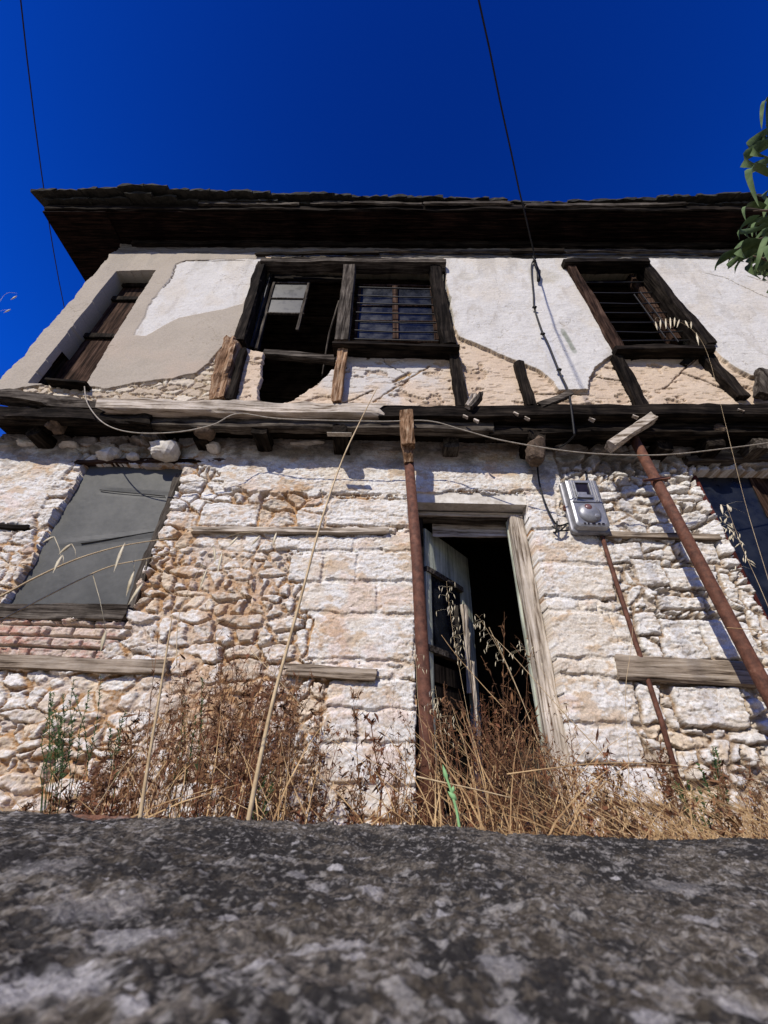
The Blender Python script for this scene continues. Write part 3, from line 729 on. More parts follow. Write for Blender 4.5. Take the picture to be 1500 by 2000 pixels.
# double window
w2 = empty('window', tuple(P(690, 690, YU)), parent=house); w2['label'] = 'wide double window, left half broken out and right half barred'
b = MB(); seg_beam(b, (514, 519), (470, 676), 2.75, .13, .16, 90, .014); part(b, 'side_post', 'wdarkZ', w2)
b = MB(); seg_beam(b, (512, 519), (870, 522), 2.73, .10, .16, 91, .012); part(b, 'head_beam', 'wgreyX', w2)
b = MB(); seg_beam(b, (683, 527), (669, 672), 2.74, .17, .14, 92, .008); part(b, 'mullion', 'wgreyZ', w2)
b = MB(); seg_beam(b, (851, 526), (876, 680), 2.74, .16, .14, 93, .012); part(b, 'side_post', 'wdarkZ', w2)
b = MB(); seg_beam(b, (651, 683), (896, 691), 2.70, .05, .18, 94, .010); part(b, 'sill', 'wdarkX', w2)
b = MB(); seg_beam(b, (516, 692), (655, 704), 2.84, .10, .08, 95, .008); part(b, 'broken_rail', 'wgreyX', w2)
# left half: sash turned inwards, panes hanging
b = MB(); seg_beam(b, (536, 552), (500, 682), 2.86, .035, .03, 96, .003); seg_beam(b, (604, 553), (580, 645), 2.86, .04, .03, 97, .003)
seg_beam(b, (536, 553), (606, 554), 2.86, .03, .03, 98, .003); seg_beam(b, (526, 583), (600, 584), 2.86, .018, .02, 99, .002); seg_beam(b, (520, 612), (594, 614), 2.86, .025, .03, 100, .002)
part(b, 'broken_sash', 'wgreyZ', w2)
b = MB(); quad_panel(b, [(537, 554), (604, 555), (590, 613), (522, 612)], 2.865, .006); part(b, 'pane', 'greyglass', w2)
b = MB(); q = [P(529, 528, 2.80), P(488, 676, 2.80), P(506, 684, 2.98), P(537, 540, 2.98)]
b.hexa([p + np.array([.012, 0, 0]) for p in q] + q); part(b, 'open_sash', 'blueglass', w2)
b = MB(); b.tube([P(662, 588, 2.95), P(643, 650, 2.95), P(636, 690, 2.95), P(629, 735, 3.0)], .012, .008, 5); part(b, 'loose_stick', 'wgreyZ', w2)
# inner head board
b = MB(); seg_beam(b, (535, 542), (672, 545), 2.92, .14, .04, 101, .008); part(b, 'head_board', 'wdarkX', w2)
# right half: two glazed casements behind bars
b = MB()
seg_beam(b, (702, 558), (848, 560), 2.88, .035, .03, 110, .003); seg_beam(b, (772, 560), (773, 668), 2.87, .075, .035, 111, .003)
seg_beam(b, (703, 560), (694, 666), 2.88, .035, .03, 112, .003); seg_beam(b, (843, 560), (853, 668), 2.88, .05, .03, 113, .003)
seg_beam(b, (697, 597), (848, 598), 2.885, .014, .012, 114, .001); seg_beam(b, (694, 626), (850, 628), 2.885, .014, .012, 115, .001); seg_beam(b, (692, 664), (856, 668), 2.88, .045, .03, 116, .003)
part(b, 'casement_frame', 'wbrownZ', w2)
b = MB(); quad_panel(b, [(703, 560), (768, 560), (768, 666), (694, 664)], 2.895, .005); part(b, 'pane', 'blueglass', w2)
b = MB(); quad_panel(b, [(776, 560), (843, 560), (853, 668), (776, 666)], 2.895, .005); part(b, 'pane', 'blueglass', w2)
for y in (562, 578, 593, 611, 628, 646, 663):
    b = MB(); b.tube([P(699 - (y - 560) * .09, y - 1, 2.80), P(775, y + 2 + random.uniform(-1, 1), 2.80), P(843 + (y - 560) * .13, y + 3, 2.80)], .009, None, 6); part(b, 'window_bar', 'black', w2)
# barred window on the right
w3 = empty('window', tuple(P(1290, 692, YU)), parent=house); w3['label'] = 'narrow dark window with iron bars, leaning to the left'
b = MB(); seg_beam(b, (1110, 524), (1206, 690), 2.76, .12, .14, 120, .008); part(b, 'side_post', 'wbrownZ', w3)
b = MB(); seg_beam(b, (1098, 523), (1262, 520), 2.74, .10, .16, 121, .012); part(b, 'head_beam', 'wdarkX', w3)
b = MB(); seg_beam(b, (1250, 524), (1380, 684), 2.80, .12, .18, 122, .012); part(b, 'side_post', 'wdarkZ', w3)
b = MB(); seg_beam(b, (1198, 690), (1386, 688), 2.72, .08, .16, 123, .014); part(b, 'sill', 'wdarkX', w3)
b = MB(); seg_beam(b, (1222, 530), (1318, 668), 2.95, .12, .12, 124, .012); part(b, 'inner_jamb', 'wbrownZ', w3)
for y in (552, 572, 592, 611, 630, 648, 666):
    xl = 1128 + (y - 530) * .58; xr = 1262 + (y - 530) * .70
    b = MB(); b.tube([P(xl, y, 2.84), P((xl + xr) / 2, y + random.uniform(-1, 2), 2.84), P(xr, y - 1, 2.84)], .009, None, 6); part(b, 'window_bar', 'black', w3)
b = MB(); b.tube([P(1238, 575, 2.80), P(1300, 660, 2.80)], .008, None, 6); b.tube([P(1250, 570, 2.80), P(1325, 668, 2.80)], .008, None, 6); part(b, 'window_grille', 'black', w3)
# left window: boarded with a brown panelled shutter deep in the reveal
w1 = empty('window', tuple(P(110, 752, YU)), parent=house); w1['label'] = 'narrow left window closed by a brown panelled wooden shutter'
b = MB(); quad_panel(b, [(40, 785), (225, 530), (322, 528), (185, 785)], 2.955, .03)
part(b, 'shutter_panel', 'wbrownZ', w1)
b = MB()
for (a, c, ww) in [((85, 756), (235, 545), .06), ((190, 750), (308, 556), .07)]:
    seg_beam(b, a, c, 2.94, ww, .03, 130, .004)
for (a, c) in [((228, 556), (300, 556)), ((215, 583), (290, 583)), ((155, 655), (250, 656)), ((90, 750), (190, 752))]:
    seg_beam(b, a, c, 2.93, .09, .03, 131, .005)
part(b, 'shutter_frame', 'wdarkZ', w1)
b = MB(); seg_beam(b, (222, 540), (312, 540), 2.92, .12, .10, 132, .01); part(b, 'lintel', 'wgreyX', w1)
b = MB(); seg_beam(b, (98, 750), (175, 757), 2.74, .03, .16, 133, .008); part(b, 'sill', 'wdarkX', w1)

# shuttered ground-floor window: grey sheet with seams in a timber frame
w4 = empty('window', tuple(P(130, 1200, YL)), parent=house); w4['label'] = 'ground-floor window covered by a creased grey sheet'
def sheet():
    nx, nz = 60, 90; x0, x1, z0, z1 = -3.16, -2.16, 1.03, 2.575
    xs = np.linspace(x0, x1, nx); zs = np.linspace(z0, z1, nz); gx, gz = np.meshgrid(xs, zs)
    y = YL + .03 + (fbm(gx * 1.5, gz * 1.5, 70, 2) - .5) * .014 + (fbm(gx * 30, gz * 30, 72, 2) - .5) * .0015
    def fold(pa, pb, a):
        p, q = P(*pa, YL + .03), P(*pb, YL + .03); zl = p[2] + (q[2] - p[2]) * (gx - p[0]) / (q[0] - p[0])
        return a * np.clip(1 - np.abs(gz - zl) / .05, 0, 1) * ss(p[0] - .1, p[0] + .1, gx) * ss(q[0] + .15, q[0] - .05, gx)
    y = y + fold((120, 1062), (310, 1040), -.010) - fold((200, 958), (325, 968), -.008)
    V = np.stack([gx, y, gz], -1).reshape(-1, 3); V2 = V + np.array([0, .004, 0])
    idx = np.arange(nx * nz).reshape(nz, nx)
    q = np.stack([idx[:-1, :-1], idx[:-1, 1:], idx[1:, 1:], idx[1:, :-1]], -1).reshape(-1, 4)
    return mesh_np('cover_sheet', np.vstack([V, V2]), np.vstack([q, q[:, ::-1] + nx * nz]), M['greysheet'], w4, smooth=False)
sheet()
for (a, c) in [((158, 1062), (305, 1038)), ((195, 957), (322, 969))]:
    b = MB(); seg_beam(b, a, c, YL + .022, .005, .008, 140, .002); part(b, 'sheet_seam', 'black', w4)
b = MB(); seg_beam(b, (352, 930), (258, 1195), YL + .04, .075, .10, 141, .014); part(b, 'side_post', 'wgreyZ', w4)
b = MB(); seg_beam(b, (-40, 1194), (252, 1202), YL + .01, .13, .10, 142, .014, ends=.05); part(b, 'sill', 'wgreyX', w4)
b = MB(); seg_beam(b, (150, 905), (440, 902), YL + .01, .05, .10, 143, .014, ends=.1); part(b, 'lintel', 'wbrownX', w4)
# right ground-floor window
w5 = empty('window', tuple(P(1480, 1200, YL)), parent=house); w5['label'] = 'ground-floor window of dark blue reflecting glass with a red-brown cloth inside'
b = MB(); b.box((3.5, YL + .10, 1.6), (1.15, .008, 2.05)); part(b, 'pane', 'blueglass', w5)
M['redframe'] = wood('red_frame', (.03, .008, .006), (.09, .025, .02), 'Z', c2=(.14, .05, .04))
b = MB(); b.beam((2.945, YL + .07, .55), (2.945, YL + .07, 2.6), .05, .06, 150, .004); b.beam((3.98, YL + .07, .55), (3.98, YL + .07, 2.6), .06, .06, 151, .004); part(b, 'window_frame', 'redframe', w5)
b = MB(); seg_beam(b, (1335, 904), (1620, 898), YL - .0, .09, .14, 152, .012); part(b, 'lintel', 'wgreyX', w5)
b = MB(); quad_panel(b, [(1452, 912), (1700, 910), (1700, 1010), (1500, 1010)], YL + .085, .006); part(b, 'curtain', 'wbrownZ', w5)

# timber lacing laid into the stone
for k, (a, c, h_, mt, dd) in enumerate([((378, 1037), (757, 1039), .055, 'wpaleX', .03), ((1203, 1304), (1480, 1318), .17, 'wtanX', .03), ((560, 1309), (733, 1318), .085, 'wtanX', .025), ((-60, 1293), (330, 1303), .10, 'wtanX', .02), ((1180, 1046), (1400, 1050), .055, 'wtanX', .02), ((0, 1030), (60, 1033), .05, 'wdarkX', .01)]):
    b = MB(); seg_beam(b, a, c, YL - dd, h_, .08, 160 + k, .008, ends=.04); part(b, 'lacing_timber', mt)

# loose pale stones under the jetty
M['palestone'] = mottled('pale_rock', (.42, .38, .32), (.70, .67, .62), 9, .9, bump=.01)
def rock(px, py, sx, sy, sz, seed, mat='palestone', D=YL - .07):
    R_ = np.random.RandomState(seed); b = MB(); c = P(px, py, D); nu, nv = 14, 9; vs = []
    ph = R_.rand(3) * 9
    for j in range(nv + 1):
        for i in range(nu):
            t = math.pi * j / nv; a = 2 * math.pi * i / nu
            d = np.array([math.sin(t) * math.cos(a), math.sin(t) * math.sin(a), math.cos(t)])
            d = np.sign(d) * np.abs(d) ** .75
            r = 1 + .8 * (float(vn(np.array(d[0] * 1.6 + ph[0]), np.array(d[2] * 1.6 + ph[1] + d[1]))) - .5)
            vs.append(c + d * r * np.array([sx, sy, sz]))
    fs = [(j * nu + i, j * nu + (i + 1) % nu, (j + 1) * nu + (i + 1) % nu, (j + 1) * nu + i) for j in range(nv) for i in range(nu)]
    b.add(vs, fs); return part(b, 'loose_stone', mat)
rock(318, 882, .13, .10, .10, 1, D=2.98); rock(215, 890, .12, .08, .06, 2, D=YL - .03); rock(262, 895, .08, .06, .035, 3, D=YL - .03); rock(420, 874, .06, .08, .06, 4); rock(135, 872, .10, .06, .04, 5, D=YL - .02); rock(55, 868, .10, .06, .04, 6, D=YL - .02)
rock(600, 868, .15, .05, .03, 7, D=YL - .02); rock(1400, 842, .07, .06, .05, 11, 'bark', D=2.84); rock(1045, 885, .10, .1, .14, 12, 'bark', 2.86); rock(110, 830, .09, .08, .08, 13, 'bark', 2.84); rock(400, 840, .12, .08, .09, 14, 'bark', 2.86)

# ---- doorway ---------------------------------------------------------
dr = empty('doorway', (0.7, YL, GZ), parent=house)
b = MB(); b.box((.70, YL + .16, 2.22), (1.2, .34, .12)); o = part(b, 'lintel_stone', 'palestone', dr)
o.location = (0, 0, 0)
b = MB(); b.beam((.12, YL + .20, 2.13), (1.28, YL + .20, 2.135), .14, .09, 170, .008); part(b, 'frame_head', 'wgreyX', dr)
b = MB(); b.beam((.12, YL + .13, 2.115), (1.28, YL + .13, 2.12), .03, .05, 171, .004); part(b, 'frame_bead', 'wpaleX', dr)
b = MB(); b.beam((1.14, YL + .14, 2.10), (1.155, YL + .14, GZ), .12, .13, 172, .008); part(b, 'frame_jamb', 'wpaleZ', dr)
b = MB(); b.beam((1.078, YL + .19, 2.10), (1.085, YL + .19, GZ), .03, .03, 173, .002); part(b, 'jamb_bead', 'doorpaint', dr)
b = MB(); b.beam((.21, YL + .2, 2.10), (.21, YL + .2, GZ), .10, .10, 174, .01); part(b, 'frame_jamb', 'wdarkZ', dr)
b = MB(); b.beam((.36, YL + .26, 2.01), (1.08, YL + .26, 2.03), .02, .15, 175, .012); part(b, 'transom_board', 'wpaleX', dr)
b = MB(); b.box((.14, YL + .3, 1.0), (.10, .28, 2.6)); b.box((1.27, YL + .32, 1.0), (.10, .30, 2.6)); part(b, 'door_reveal', 'sidewall', dr)
# leaf, opened inwards about 50 degrees
dl = empty('door', (0.27, YL + .24, GZ), parent=dr); dl['label'] = 'pale green door leaf standing open, its lower panel broken away'
H = np.array([.27, YL + .24, 0]); ux = np.array([math.cos(math.radians(50)), math.sin(math.radians(50)), 0]); LW = .80
def dbox(mb, u0, u1, z0, z1, th=.04, off=0, seed=0, rough=.002):
    n_ = np.array([ux[1], -ux[0], 0]) 
    a = H + ux * (u0 + u1) / 2 + n_ * off
    mb.beam(a + np.array([0, 0, z0]), a + np.array([0, 0, z1]), (u1 - u0), th, seed, rough, side=ux)
b = MB(); dbox(b, 0, LW, 1.62, 2.02, .04, 0, 180); part(b, 'top_panel', 'doorpaint', dl)
b = MB(); dbox(b, .62, .80, 1.30, 1.62, .04, 0, 181); dbox(b, .66, .78, GZ + .05, 1.30, .04, 0, 182, .01); dbox(b, 0, .08, GZ + .05, 1.62, .04, 0, 183); part(b, 'stile', 'doorpaint', dl)
b = MB(); dbox(b, .56, .635, .62, 1.42, .03, .04, 184, .016); dbox(b, .60, .66, .30, .90, .03, .05, 189, .016); part(b, 'splintered_stile', 'wpaleZ', dl)
b = MB(); dbox(b, 0, .62, 1.565, 1.615, .06, .01, 185); part(b, 'rail', 'wgreyX', dl)
b = MB(); dbox(b, 0, .62, .86, .91, .06, .01, 186); part(b, 'rail', 'wgreyX', dl)
b = MB(); dbox(b, .08, .60, .91, 1.57, .01, .0, 187, .0003); part(b, 'pane', 'glass', dl)
b = MB()
for i in range(6): dbox(b, .08, .60, GZ + .1 + i * .16, GZ + .24 + i * .16, .025, -.01 + .012 * (i % 2), 190 + i, .006)
part(b, 'lower_boards', 'wdarkZ', dl)

# ------------------------------------------------------------------ electric meter
mt = empty('electric_meter', tuple(P(1145, 1040, YL - .1)), 'grey metal electricity meter box with a square dark window, right of the door', 'electric meter')
def rrect(w_, z0, z1, r, rb=None, n_=5):
    pts = []
    for (cx, cz, a0, rr) in [(w_ / 2, z0, 180 + 90, rb or r), (w_ / 2, z1, 0, r), (-w_ / 2, z1, 90, r), (-w_ / 2, z0, 180, rb or r)]:
        sx = 1 if cx > 0 else -1; sz = -1 if cz == z0 else 1
        for k in range(n_ + 1):
            a = math.radians(a0 + 90 * k / n_); pts.append((cx - sx * rr + rr * math.cos(a), cz - sz * rr + rr * math.sin(a)))
    return pts
mc = P(1143, 992, YL - .10); MX, MZ = mc[0], mc[2]
mtop, mbot = P(1130, 942, YL - .10)[2], P(1150, 1040, YL - .10)[2]
hm = (mtop - mbot) / 2; MZ = (mtop + mbot) / 2; MW = .335
def prism(mb, rings):              # rings: list of (outline pts, y)
    n_ = len(rings[0][0]); vs = []
    for pts, y in rings: vs += [(MX + a, y, MZ + c) for a, c in pts]
    fs = [(i * n_ + k, i * n_ + (k + 1) % n_, (i + 1) * n_ + (k + 1) % n_, (i + 1) * n_ + k) for i in range(len(rings) - 1) for k in range(n_)]
    fs += [tuple(range(n_))[::-1], tuple((len(rings) - 1) * n_ + k for k in range(n_))]
    mb.add(vs, fs)
Yb = YL - .055
b = MB(); prism(b, [(rrect(MW, -hm, hm, .02, .04), Yb), (rrect(MW, -hm, hm, .02, .04), Yb - .035), (rrect(MW - .02, -hm + .01, hm - .01, .02, .04), Yb - .042)]); part(b, 'back_box', 'plastic', mt, smooth=False)
b = MB(); prism(b, [(rrect(MW - .035, -hm + .018, hm - .01, .015, .035), Yb - .04), (rrect(MW - .05, -hm + .03, hm - .015, .015, .035), Yb - .095), (rrect(MW - .085, -hm + .05, hm - .03, .02, .04), Yb - .105)]); part(b, 'cover', 'plastic', mt, bevel=.004)
b = MB()
for dx in (-.115, -.095, .085, .105): b.box((MX + dx, Yb - .108, MZ + hm * .48), (.008, .010, hm * .86))
b.box((MX - .01, Yb - .108, MZ + hm * .02), (MW - .09, .012, .008)); part(b, 'ridge', 'plastic', mt, bevel=.002)
b = MB(); wx, wz = MX - .012, MZ + hm * .53
for (c, d) in [((wx, 0, wz + .072), (.14, 0, .014)), ((wx, 0, wz - .085), (.14, 0, .030)), ((wx - .066, 0, wz), (.012, 0, .15)), ((wx + .066, 0, wz), (.012, 0, .15))]:
    b.box((c[0], Yb - .113, c[2]), (d[0], .020, d[2]))
part(b, 'window_frame', 'plastic', mt, bevel=.002)
b = MB(); b.box((wx, Yb - .107, wz), (.118, .006, .13)); part(b, 'window', 'meterdark', mt)
b = MB(); b.box((wx - .015, Yb - .113, wz - .052), (.08, .008, .03)); part(b, 'latch', 'plastic', mt, bevel=.002)
def dome(c, rx, rz, ry, mat, name):
    b = MB(); nu, nv = 20, 7; vs = []
    for j in range(nv + 1):
        t = math.pi / 2 * j / nv
        for i in range(nu):
            a = 2 * math.pi * i / nu
            vs.append((c[0] + rx * math.cos(t) * math.cos(a), c[1] - ry * math.sin(t), c[2] + rz * math.cos(t) * math.sin(a)))
    b.add(vs, [(j * nu + i, j * nu + (i + 1) % nu, (j + 1) * nu + (i + 1) % nu, (j + 1) * nu + i) for j in range(nv) for i in range(nu)])
    return part(b, name, mat, mt, smooth=True)
dome((MX - .01, Yb - .10, MZ - hm * .42), .10, .10, .045, 'plastic', 'dial_cover')
dome((MX - .02, Yb - .128, MZ - hm * .26), .034, .040, .022, 'meterdial', 'dial')
dome((MX + .03, Yb - .125, MZ - hm * .56), .035, .028, .018, 'plastic', 'dial_glass')
for dx, s_ in [(-.075, .016), (-.045, .016), (.0, .03), (.045, .022), (.08, .022)]:
    b = MB(); b.box((MX + dx, Yb - .107, MZ - hm * .80), (s_, .006, .012)); part(b, 'screw', 'meterdark', mt)
b = MB(); b.box((MX + .01, Yb - .109, MZ - hm * .70), (.05, .006, .008)); part(b, 'slot', 'meterdark', mt)
b = MB(); b.box((MX - MW / 2 - .006, Yb - .02, MZ - .01), (.016, .03, .05)); part(b, 'hinge', 'rust', mt)

# ------------------------------------------------------------------ pipes, cables, wires
def thing_mesh(mb, name, mat, label, cat, group=None, smooth=True):
    o = mb.build(name, M[mat], None, smooth=smooth); return props(o, label, cat, group)
cp = MB(); cp.tube([P(1176, 1048, YL - .05), P(1192, 1100, YL - .06), P(1240, 1250, YL - .05), P(1290, 1402, YL - .05), P(1335, 1560, YL - .05)], .017, None, 8)
thing_mesh(cp, 'conduit_pipe', 'rust', 'thin rusty conduit running from the meter box down the wall', 'pipe')
pp = empty('prop_pipe', tuple(P(840, 1600, 2.6)), 'brown steel prop pipe with a wooden head, standing at the left edge of the doorway', 'prop', 'steel pipes propping the overhang')
b = MB(); b.tube([P(798, 893, 2.82), P(815, 1100, 2.79), P(832, 1400, 2.76), np.array(list(P(842, 1600, 2.73)[:2]) + [GZ])], .044, .046, 14); part(b, 'pipe', 'rust', pp, smooth=True)
b = MB(); b.beam(P(793, 806, 2.66), P(797, 872, 2.72), .12, .10, 200, .010, side=(1, 0, 0)); b.beam(P(797, 868, 2.74), P(800, 905, 2.80), .085, .08, 201, .012, side=(1, 0, 0)); part(b, 'wooden_head', 'wrotZ', pp)
p2 = empty('prop_pipe', (2.47, 2.8, GZ), 'slanting rusty prop pipe with a timber block on top, right of the meter box', 'prop', 'steel pipes propping the overhang')
a0 = P(1238, 857, 2.83); a1 = P(1493, 1340, 2.79); dirp = (a1 - a0) / (a0[2] - a1[2]); a2 = a1 + dirp * (a1[2] - GZ)
b = MB(); b.tube([a0, (a0 + a1) / 2, a1, a2], .043, .046, 14); part(b, 'pipe', 'rust', p2, smooth=True)
b = MB(); b.beam(P(1190, 872, 2.78), P(1272, 818, 2.70), .12, .085, 203, .012, side=(0, 1, 0)); part(b, 'wooden_head', 'wpaleX', p2)
b = MB(); b.beam(P(1256, 938, 2.79), P(1308, 934, 2.77), .02, .025, 204, .004); b.beam(P(1272, 925, 2.80), P(1302, 938, 2.86), .02, .03, 205, .004); part(b, 'clamp_pin', 'rust', p2)
ps = MB(); ps.beam(P(1232, 858, 2.80), P(1218, 850, 2.80), .06, .06, 206, .008); part(ps, 'wedge', 'wbrownX', p2)

def smoothpts(pts, n_=8):
    pts = [np.array(p) for p in pts]; out = []
    for i in range(len(pts) - 1):
        p0, p1, p2_, p3 = pts[max(i - 1, 0)], pts[i], pts[i + 1], pts[min(i + 2, len(pts) - 1)]
        for k in range(n_):
            t = k / n_; out.append(.5 * ((2 * p1) + (-p0 + p2_) * t + (2 * p0 - 5 * p1 + 4 * p2_ - p3) * t * t + (-p0 + 3 * p1 - 3 * p2_ + p3) * t ** 3))
    out.append(pts[-1]); return out
b = MB(); b.tube(smoothpts([P(165, 755, 2.68), P(172, 790, 2.66), P(205, 828, 2.65), P(262, 845, 2.65), P(345, 844, 2.65), P(415, 830, 2.65), P(465, 808, 2.65), P(550, 818, 2.65), P(735, 823, 2.65), P(835, 822, 2.65), P(905, 840, 2.65), P(980, 860, 2.64), P(1100, 880, 2.62), P(1200, 888, 2.62), P(1300, 888, 2.62), P(1400, 878, 2.64), P(1520, 862, 2.66), P(1650, 840, 2.68)]), .006, None, 5)
thing_mesh(b, 'slack_wire', 'wire', 'pale slack wire hanging in loops along the overhang beam', 'wire')
b = MB(); anch = P(1046, 505, YU - .08)
far = P(935, 0, 1.0); far = far / far[2] * 11.0
c0 = P(1015, 372, 1.0); 
path = []
# the service cable runs from a pole behind the camera under the eave line to the insulator
for y_img in np.linspace(-60, 505, 30):
    x_img = np.interp(y_img, [-60, 0, 100, 200, 300, 372, 430, 470, 505], [924, 935, 957, 977, 999, 1014, 1028, 1037, 1046])
    path.append(PZ(x_img, y_img, 6.14 + .35 * ((505 - y_img) / 565) ** 1.3))
dv = path[0] - path[3]; dv /= np.linalg.norm(dv)
path[-1] = anch
path = [path[0] + dv * 14 + np.array([0, 0, 1.2]), path[0] + dv * 6] + path
b.tube(path, .0095, None, 6)
b.tube(smoothpts([anch, P(1038, 520, YU - .07), P(1042, 575, YU - .07), P(1044, 602, YU - .06), P(1058, 645, YU - .075), P(1072, 675, YU - .08), P(1092, 725, YU - .08), P(1110, 765, YU - .09), P(1116, 800, 2.64), P(1122, 850, 2.66)]), .0105, None, 6)
b.tube(smoothpts([P(1122, 850, 2.70), P(1100, 870, 2.85), P(1052, 885, YL - .12), P(1050, 915, YL - .08), P(1056, 955, YL - .07), P(1070, 995, YL - .07), P(1088, 1025, YL - .06), P(1110, 1022, YL - .06)]), .0085, None, 6)
for q in [(1044, 600), (1060, 652), (1092, 722), (1111, 770)]:
    p = P(*q, YU - .085); b.tube([p + np.array([-.02, 0, .012]), p + np.array([.02, 0, -.012])], .018, None, 6)
for a_, c_ in [((1078, 1028), (1108, 1036)), ((1088, 1018), (1085, 1042)), ((1080, 1040), (1106, 1026))]:
    b.tube(smoothpts([P(*a_, YL - .07), P((a_[0] + c_[0]) / 2, (a_[1] + c_[1]) / 2 + 4, YL - .09), P(*c_, YL - .07)]), .008, None, 5)
b.tube(smoothpts([P(1105, 935, YL - .06), P(1122, 944, YL - .09), P(1140, 944, YL - .09), P(1147, 930, YL - .06), P(1143, 920, YL - .06)]), .006, None, 5)
thing_mesh(b, 'service_cable', 'cable', 'black power cable hanging from the sky over the eave down to the meter', 'cable')
b = MB(); b.tube([P(1044, 512, YU - .06), P(1052, 530, YU - .10)], .018, None, 8); b.tube([P(1052, 530, YU - .10), P(1052, 548, YU - .09)], .028, .022, 8); b.tube([P(1040, 500, YU - .04), P(1046, 510, YU - .10)], .012, None, 6)
thing_mesh(b, 'insulator', 'black', 'small dark insulator hook holding the cable to the white plaster', 'insulator')
w0, w1_ = P(38, 0, 1.1), P(122, 590, 9.0)
b = MB(); b.tube([w0 + (w1_ - w0) * t + np.array([0, 0, (t - .5) ** 2 * .8 - .15]) for t in np.linspace(-.8, 2.4, 22)], .016, None, 6)
thing_mesh(b, 'overhead_wire', 'cable', 'thin dark overhead wire crossing the sky left of the house', 'wire')

# ------------------------------------------------------------------ the rough ledge in front of the camera
def ledge():
    xs = np.concatenate([np.linspace(-7, -1.25, 110)[:-1], np.arange(-1.25, -.52, .0036), np.arange(-.52, .52, .0015), np.arange(.52, 1.25, .0036), np.linspace(1.25, 7, 110)[1:]])
    ys = np.concatenate([np.linspace(-.30, .12, 40)[:-1], np.arange(.12, .48, .0013), np.arange(.48, 1.13, .0027)])
    gx, gy = np.meshgrid(xs, ys)
    ep = [(0, 1575), (200, 1586), (280, 1592), (400, 1596), (480, 1606), (620, 1612), (640, 1608), (800, 1612), (900, 1622), (1080, 1630), (1180, 1634), (1300, 1632), (1420, 1630), (1500, 1640)]
    q = np.array([PZ(x, y, -.085) for x, y in ep]); edge = np.interp(gx, q[:, 0], q[:, 1]) + (fbm(gx * 18, gx * 0, 80, 4) - .5) * .06
    na = fbm(gx * 4, gy * 4, 81, 4); nb = fbm(gx * 28, gy * 28, 82, 5, .6); nc = fbm(gx * 90, gy * 90, 83, 4, .65)
    l1 = fbm(gx * 10, gy * 12, 84, 8, .76); l2 = fbm(gx * 75, gy * 75, 85, 5, .72); l3 = fbm(gx * 13, gy * 13, 86, 5, .62); l4 = fbm(gx * 190, gy * 190, 87, 3, .7)
    z = -.085 - (l4 - .5) * .0035 + (na - .5) * .022 + (nb - .5) * .014 + (nc - .5) * .006
    e = gy - edge; z = np.where(e > 0, z - np.minimum(e * 6, .4) * 1.0, z) - np.where(e > -.05, (e + .05) ** 2 * 3, 0) * (e <= 0)
    z = np.where(gy < -.26, z - (-.26 - gy) * 30, z)
    one = np.ones(gx.shape + (3,))
    c = mixc(C(.055, .045, .033) * one, C(.21, .183, .148) * one, ss(.3, .7, l2))
    c = mixc(c, C(.018, .017, .017) * one, ss(.470, .530, l1 * .68 + l2 * .32) * .90)
    c = mixc(c, C(.03, .028, .026) * one, ss(.53, .60, l4 * .7 + l2 * .3) * .8)
    c = mixc(c, C(.32, .30, .27) * one, ss(.615, .67, l3 * .55 + l2 * .45) * .7)
    c = mixc(c, C(.30, .28, .25) * one, ss(.60, .70, fbm(gx * 150, gy * 150, 97, 3, .7)) * .6)
    R_ = np.random.RandomState(9)
    sp = np.zeros(gx.shape)
    for i in range(900):
        x0, y0 = R_.uniform(-1.2, 1.2), R_.uniform(.15, 1.1); r = R_.choice([.002, .003, .004, .007]) * R_.uniform(.8, 1.5)
        if y0 < .5 : r *= .7
        ix = np.searchsorted(xs, [x0 - 2 * r, x0 + 2 * r]); iy = np.searchsorted(ys, [y0 - 2 * r, y0 + 2 * r])
        sl = (slice(iy[0], iy[1]), slice(ix[0], ix[1]))
        d = np.hypot(gx[sl] - x0, gy[sl] - y0) / r + (l4[sl] - .5) * 1.4
        sp[sl] = np.maximum(sp[sl], ss(1.1, .8, d) * R_.uniform(.4, 1))
    for (px, py, r, am) in [(110, 1905, .022, .95), (60, 1925, .016, .8), (255, 1815, .022, .6), (505, 1890, .007, .9), (725, 1722, .012, .7), (878, 1720, .012, .7), (625, 1708, .011, .6), (670, 1740, .007, .8), (567, 1850, .008, .8), (620, 1848, .009, .8), (680, 1845, .012, .6), (1365, 1795, .013, .6), (980, 1880, .012, .5), (1000, 1965, .01, .6), (1280, 1990, .008, .8), (1440, 1980, .010, .7), (450, 1780, .007, .7), (865, 1788, .005, .9), (200, 1760, .03, .35), (90, 1700, .03, .3), (1320, 1725, .03, .3)]:
        p = PZ(px, py, -.085); d = np.hypot(gx - p[0], gy - p[1]) / r + (l2 - .5) * 1.8 + (l4 - .5); sp = np.maximum(sp, am * ss(1.3, .6, d))
    c = mixc(c, C(.46, .44, .42) * one, sp * .8)
    sp2 = ss(1.2, .5, np.hypot((gx - PZ(230, 1588, -.085)[0]) / .07, (gy - PZ(230, 1592, -.085)[1]) / .04) + (l2 - .5)); c = mixc(c, C(.30, .14, .08) * one, sp2 * .8)
    V = np.stack([gx, gy, z], -1).reshape(-1, 3); nx, ny = len(xs), len(ys); idx = np.arange(nx * ny).reshape(ny, nx)
    q = np.stack([idx[:-1, :-1], idx[:-1, 1:], idx[1:, 1:], idx[1:, :-1]], -1).reshape(-1, 4)
    return mesh_np('concrete_ledge', V, q, M['ledge'], None, c.reshape(-1, 3))
props(ledge(), 'rough weathered concrete wall top blotched with black and white lichen, filling the foreground', 'low wall')
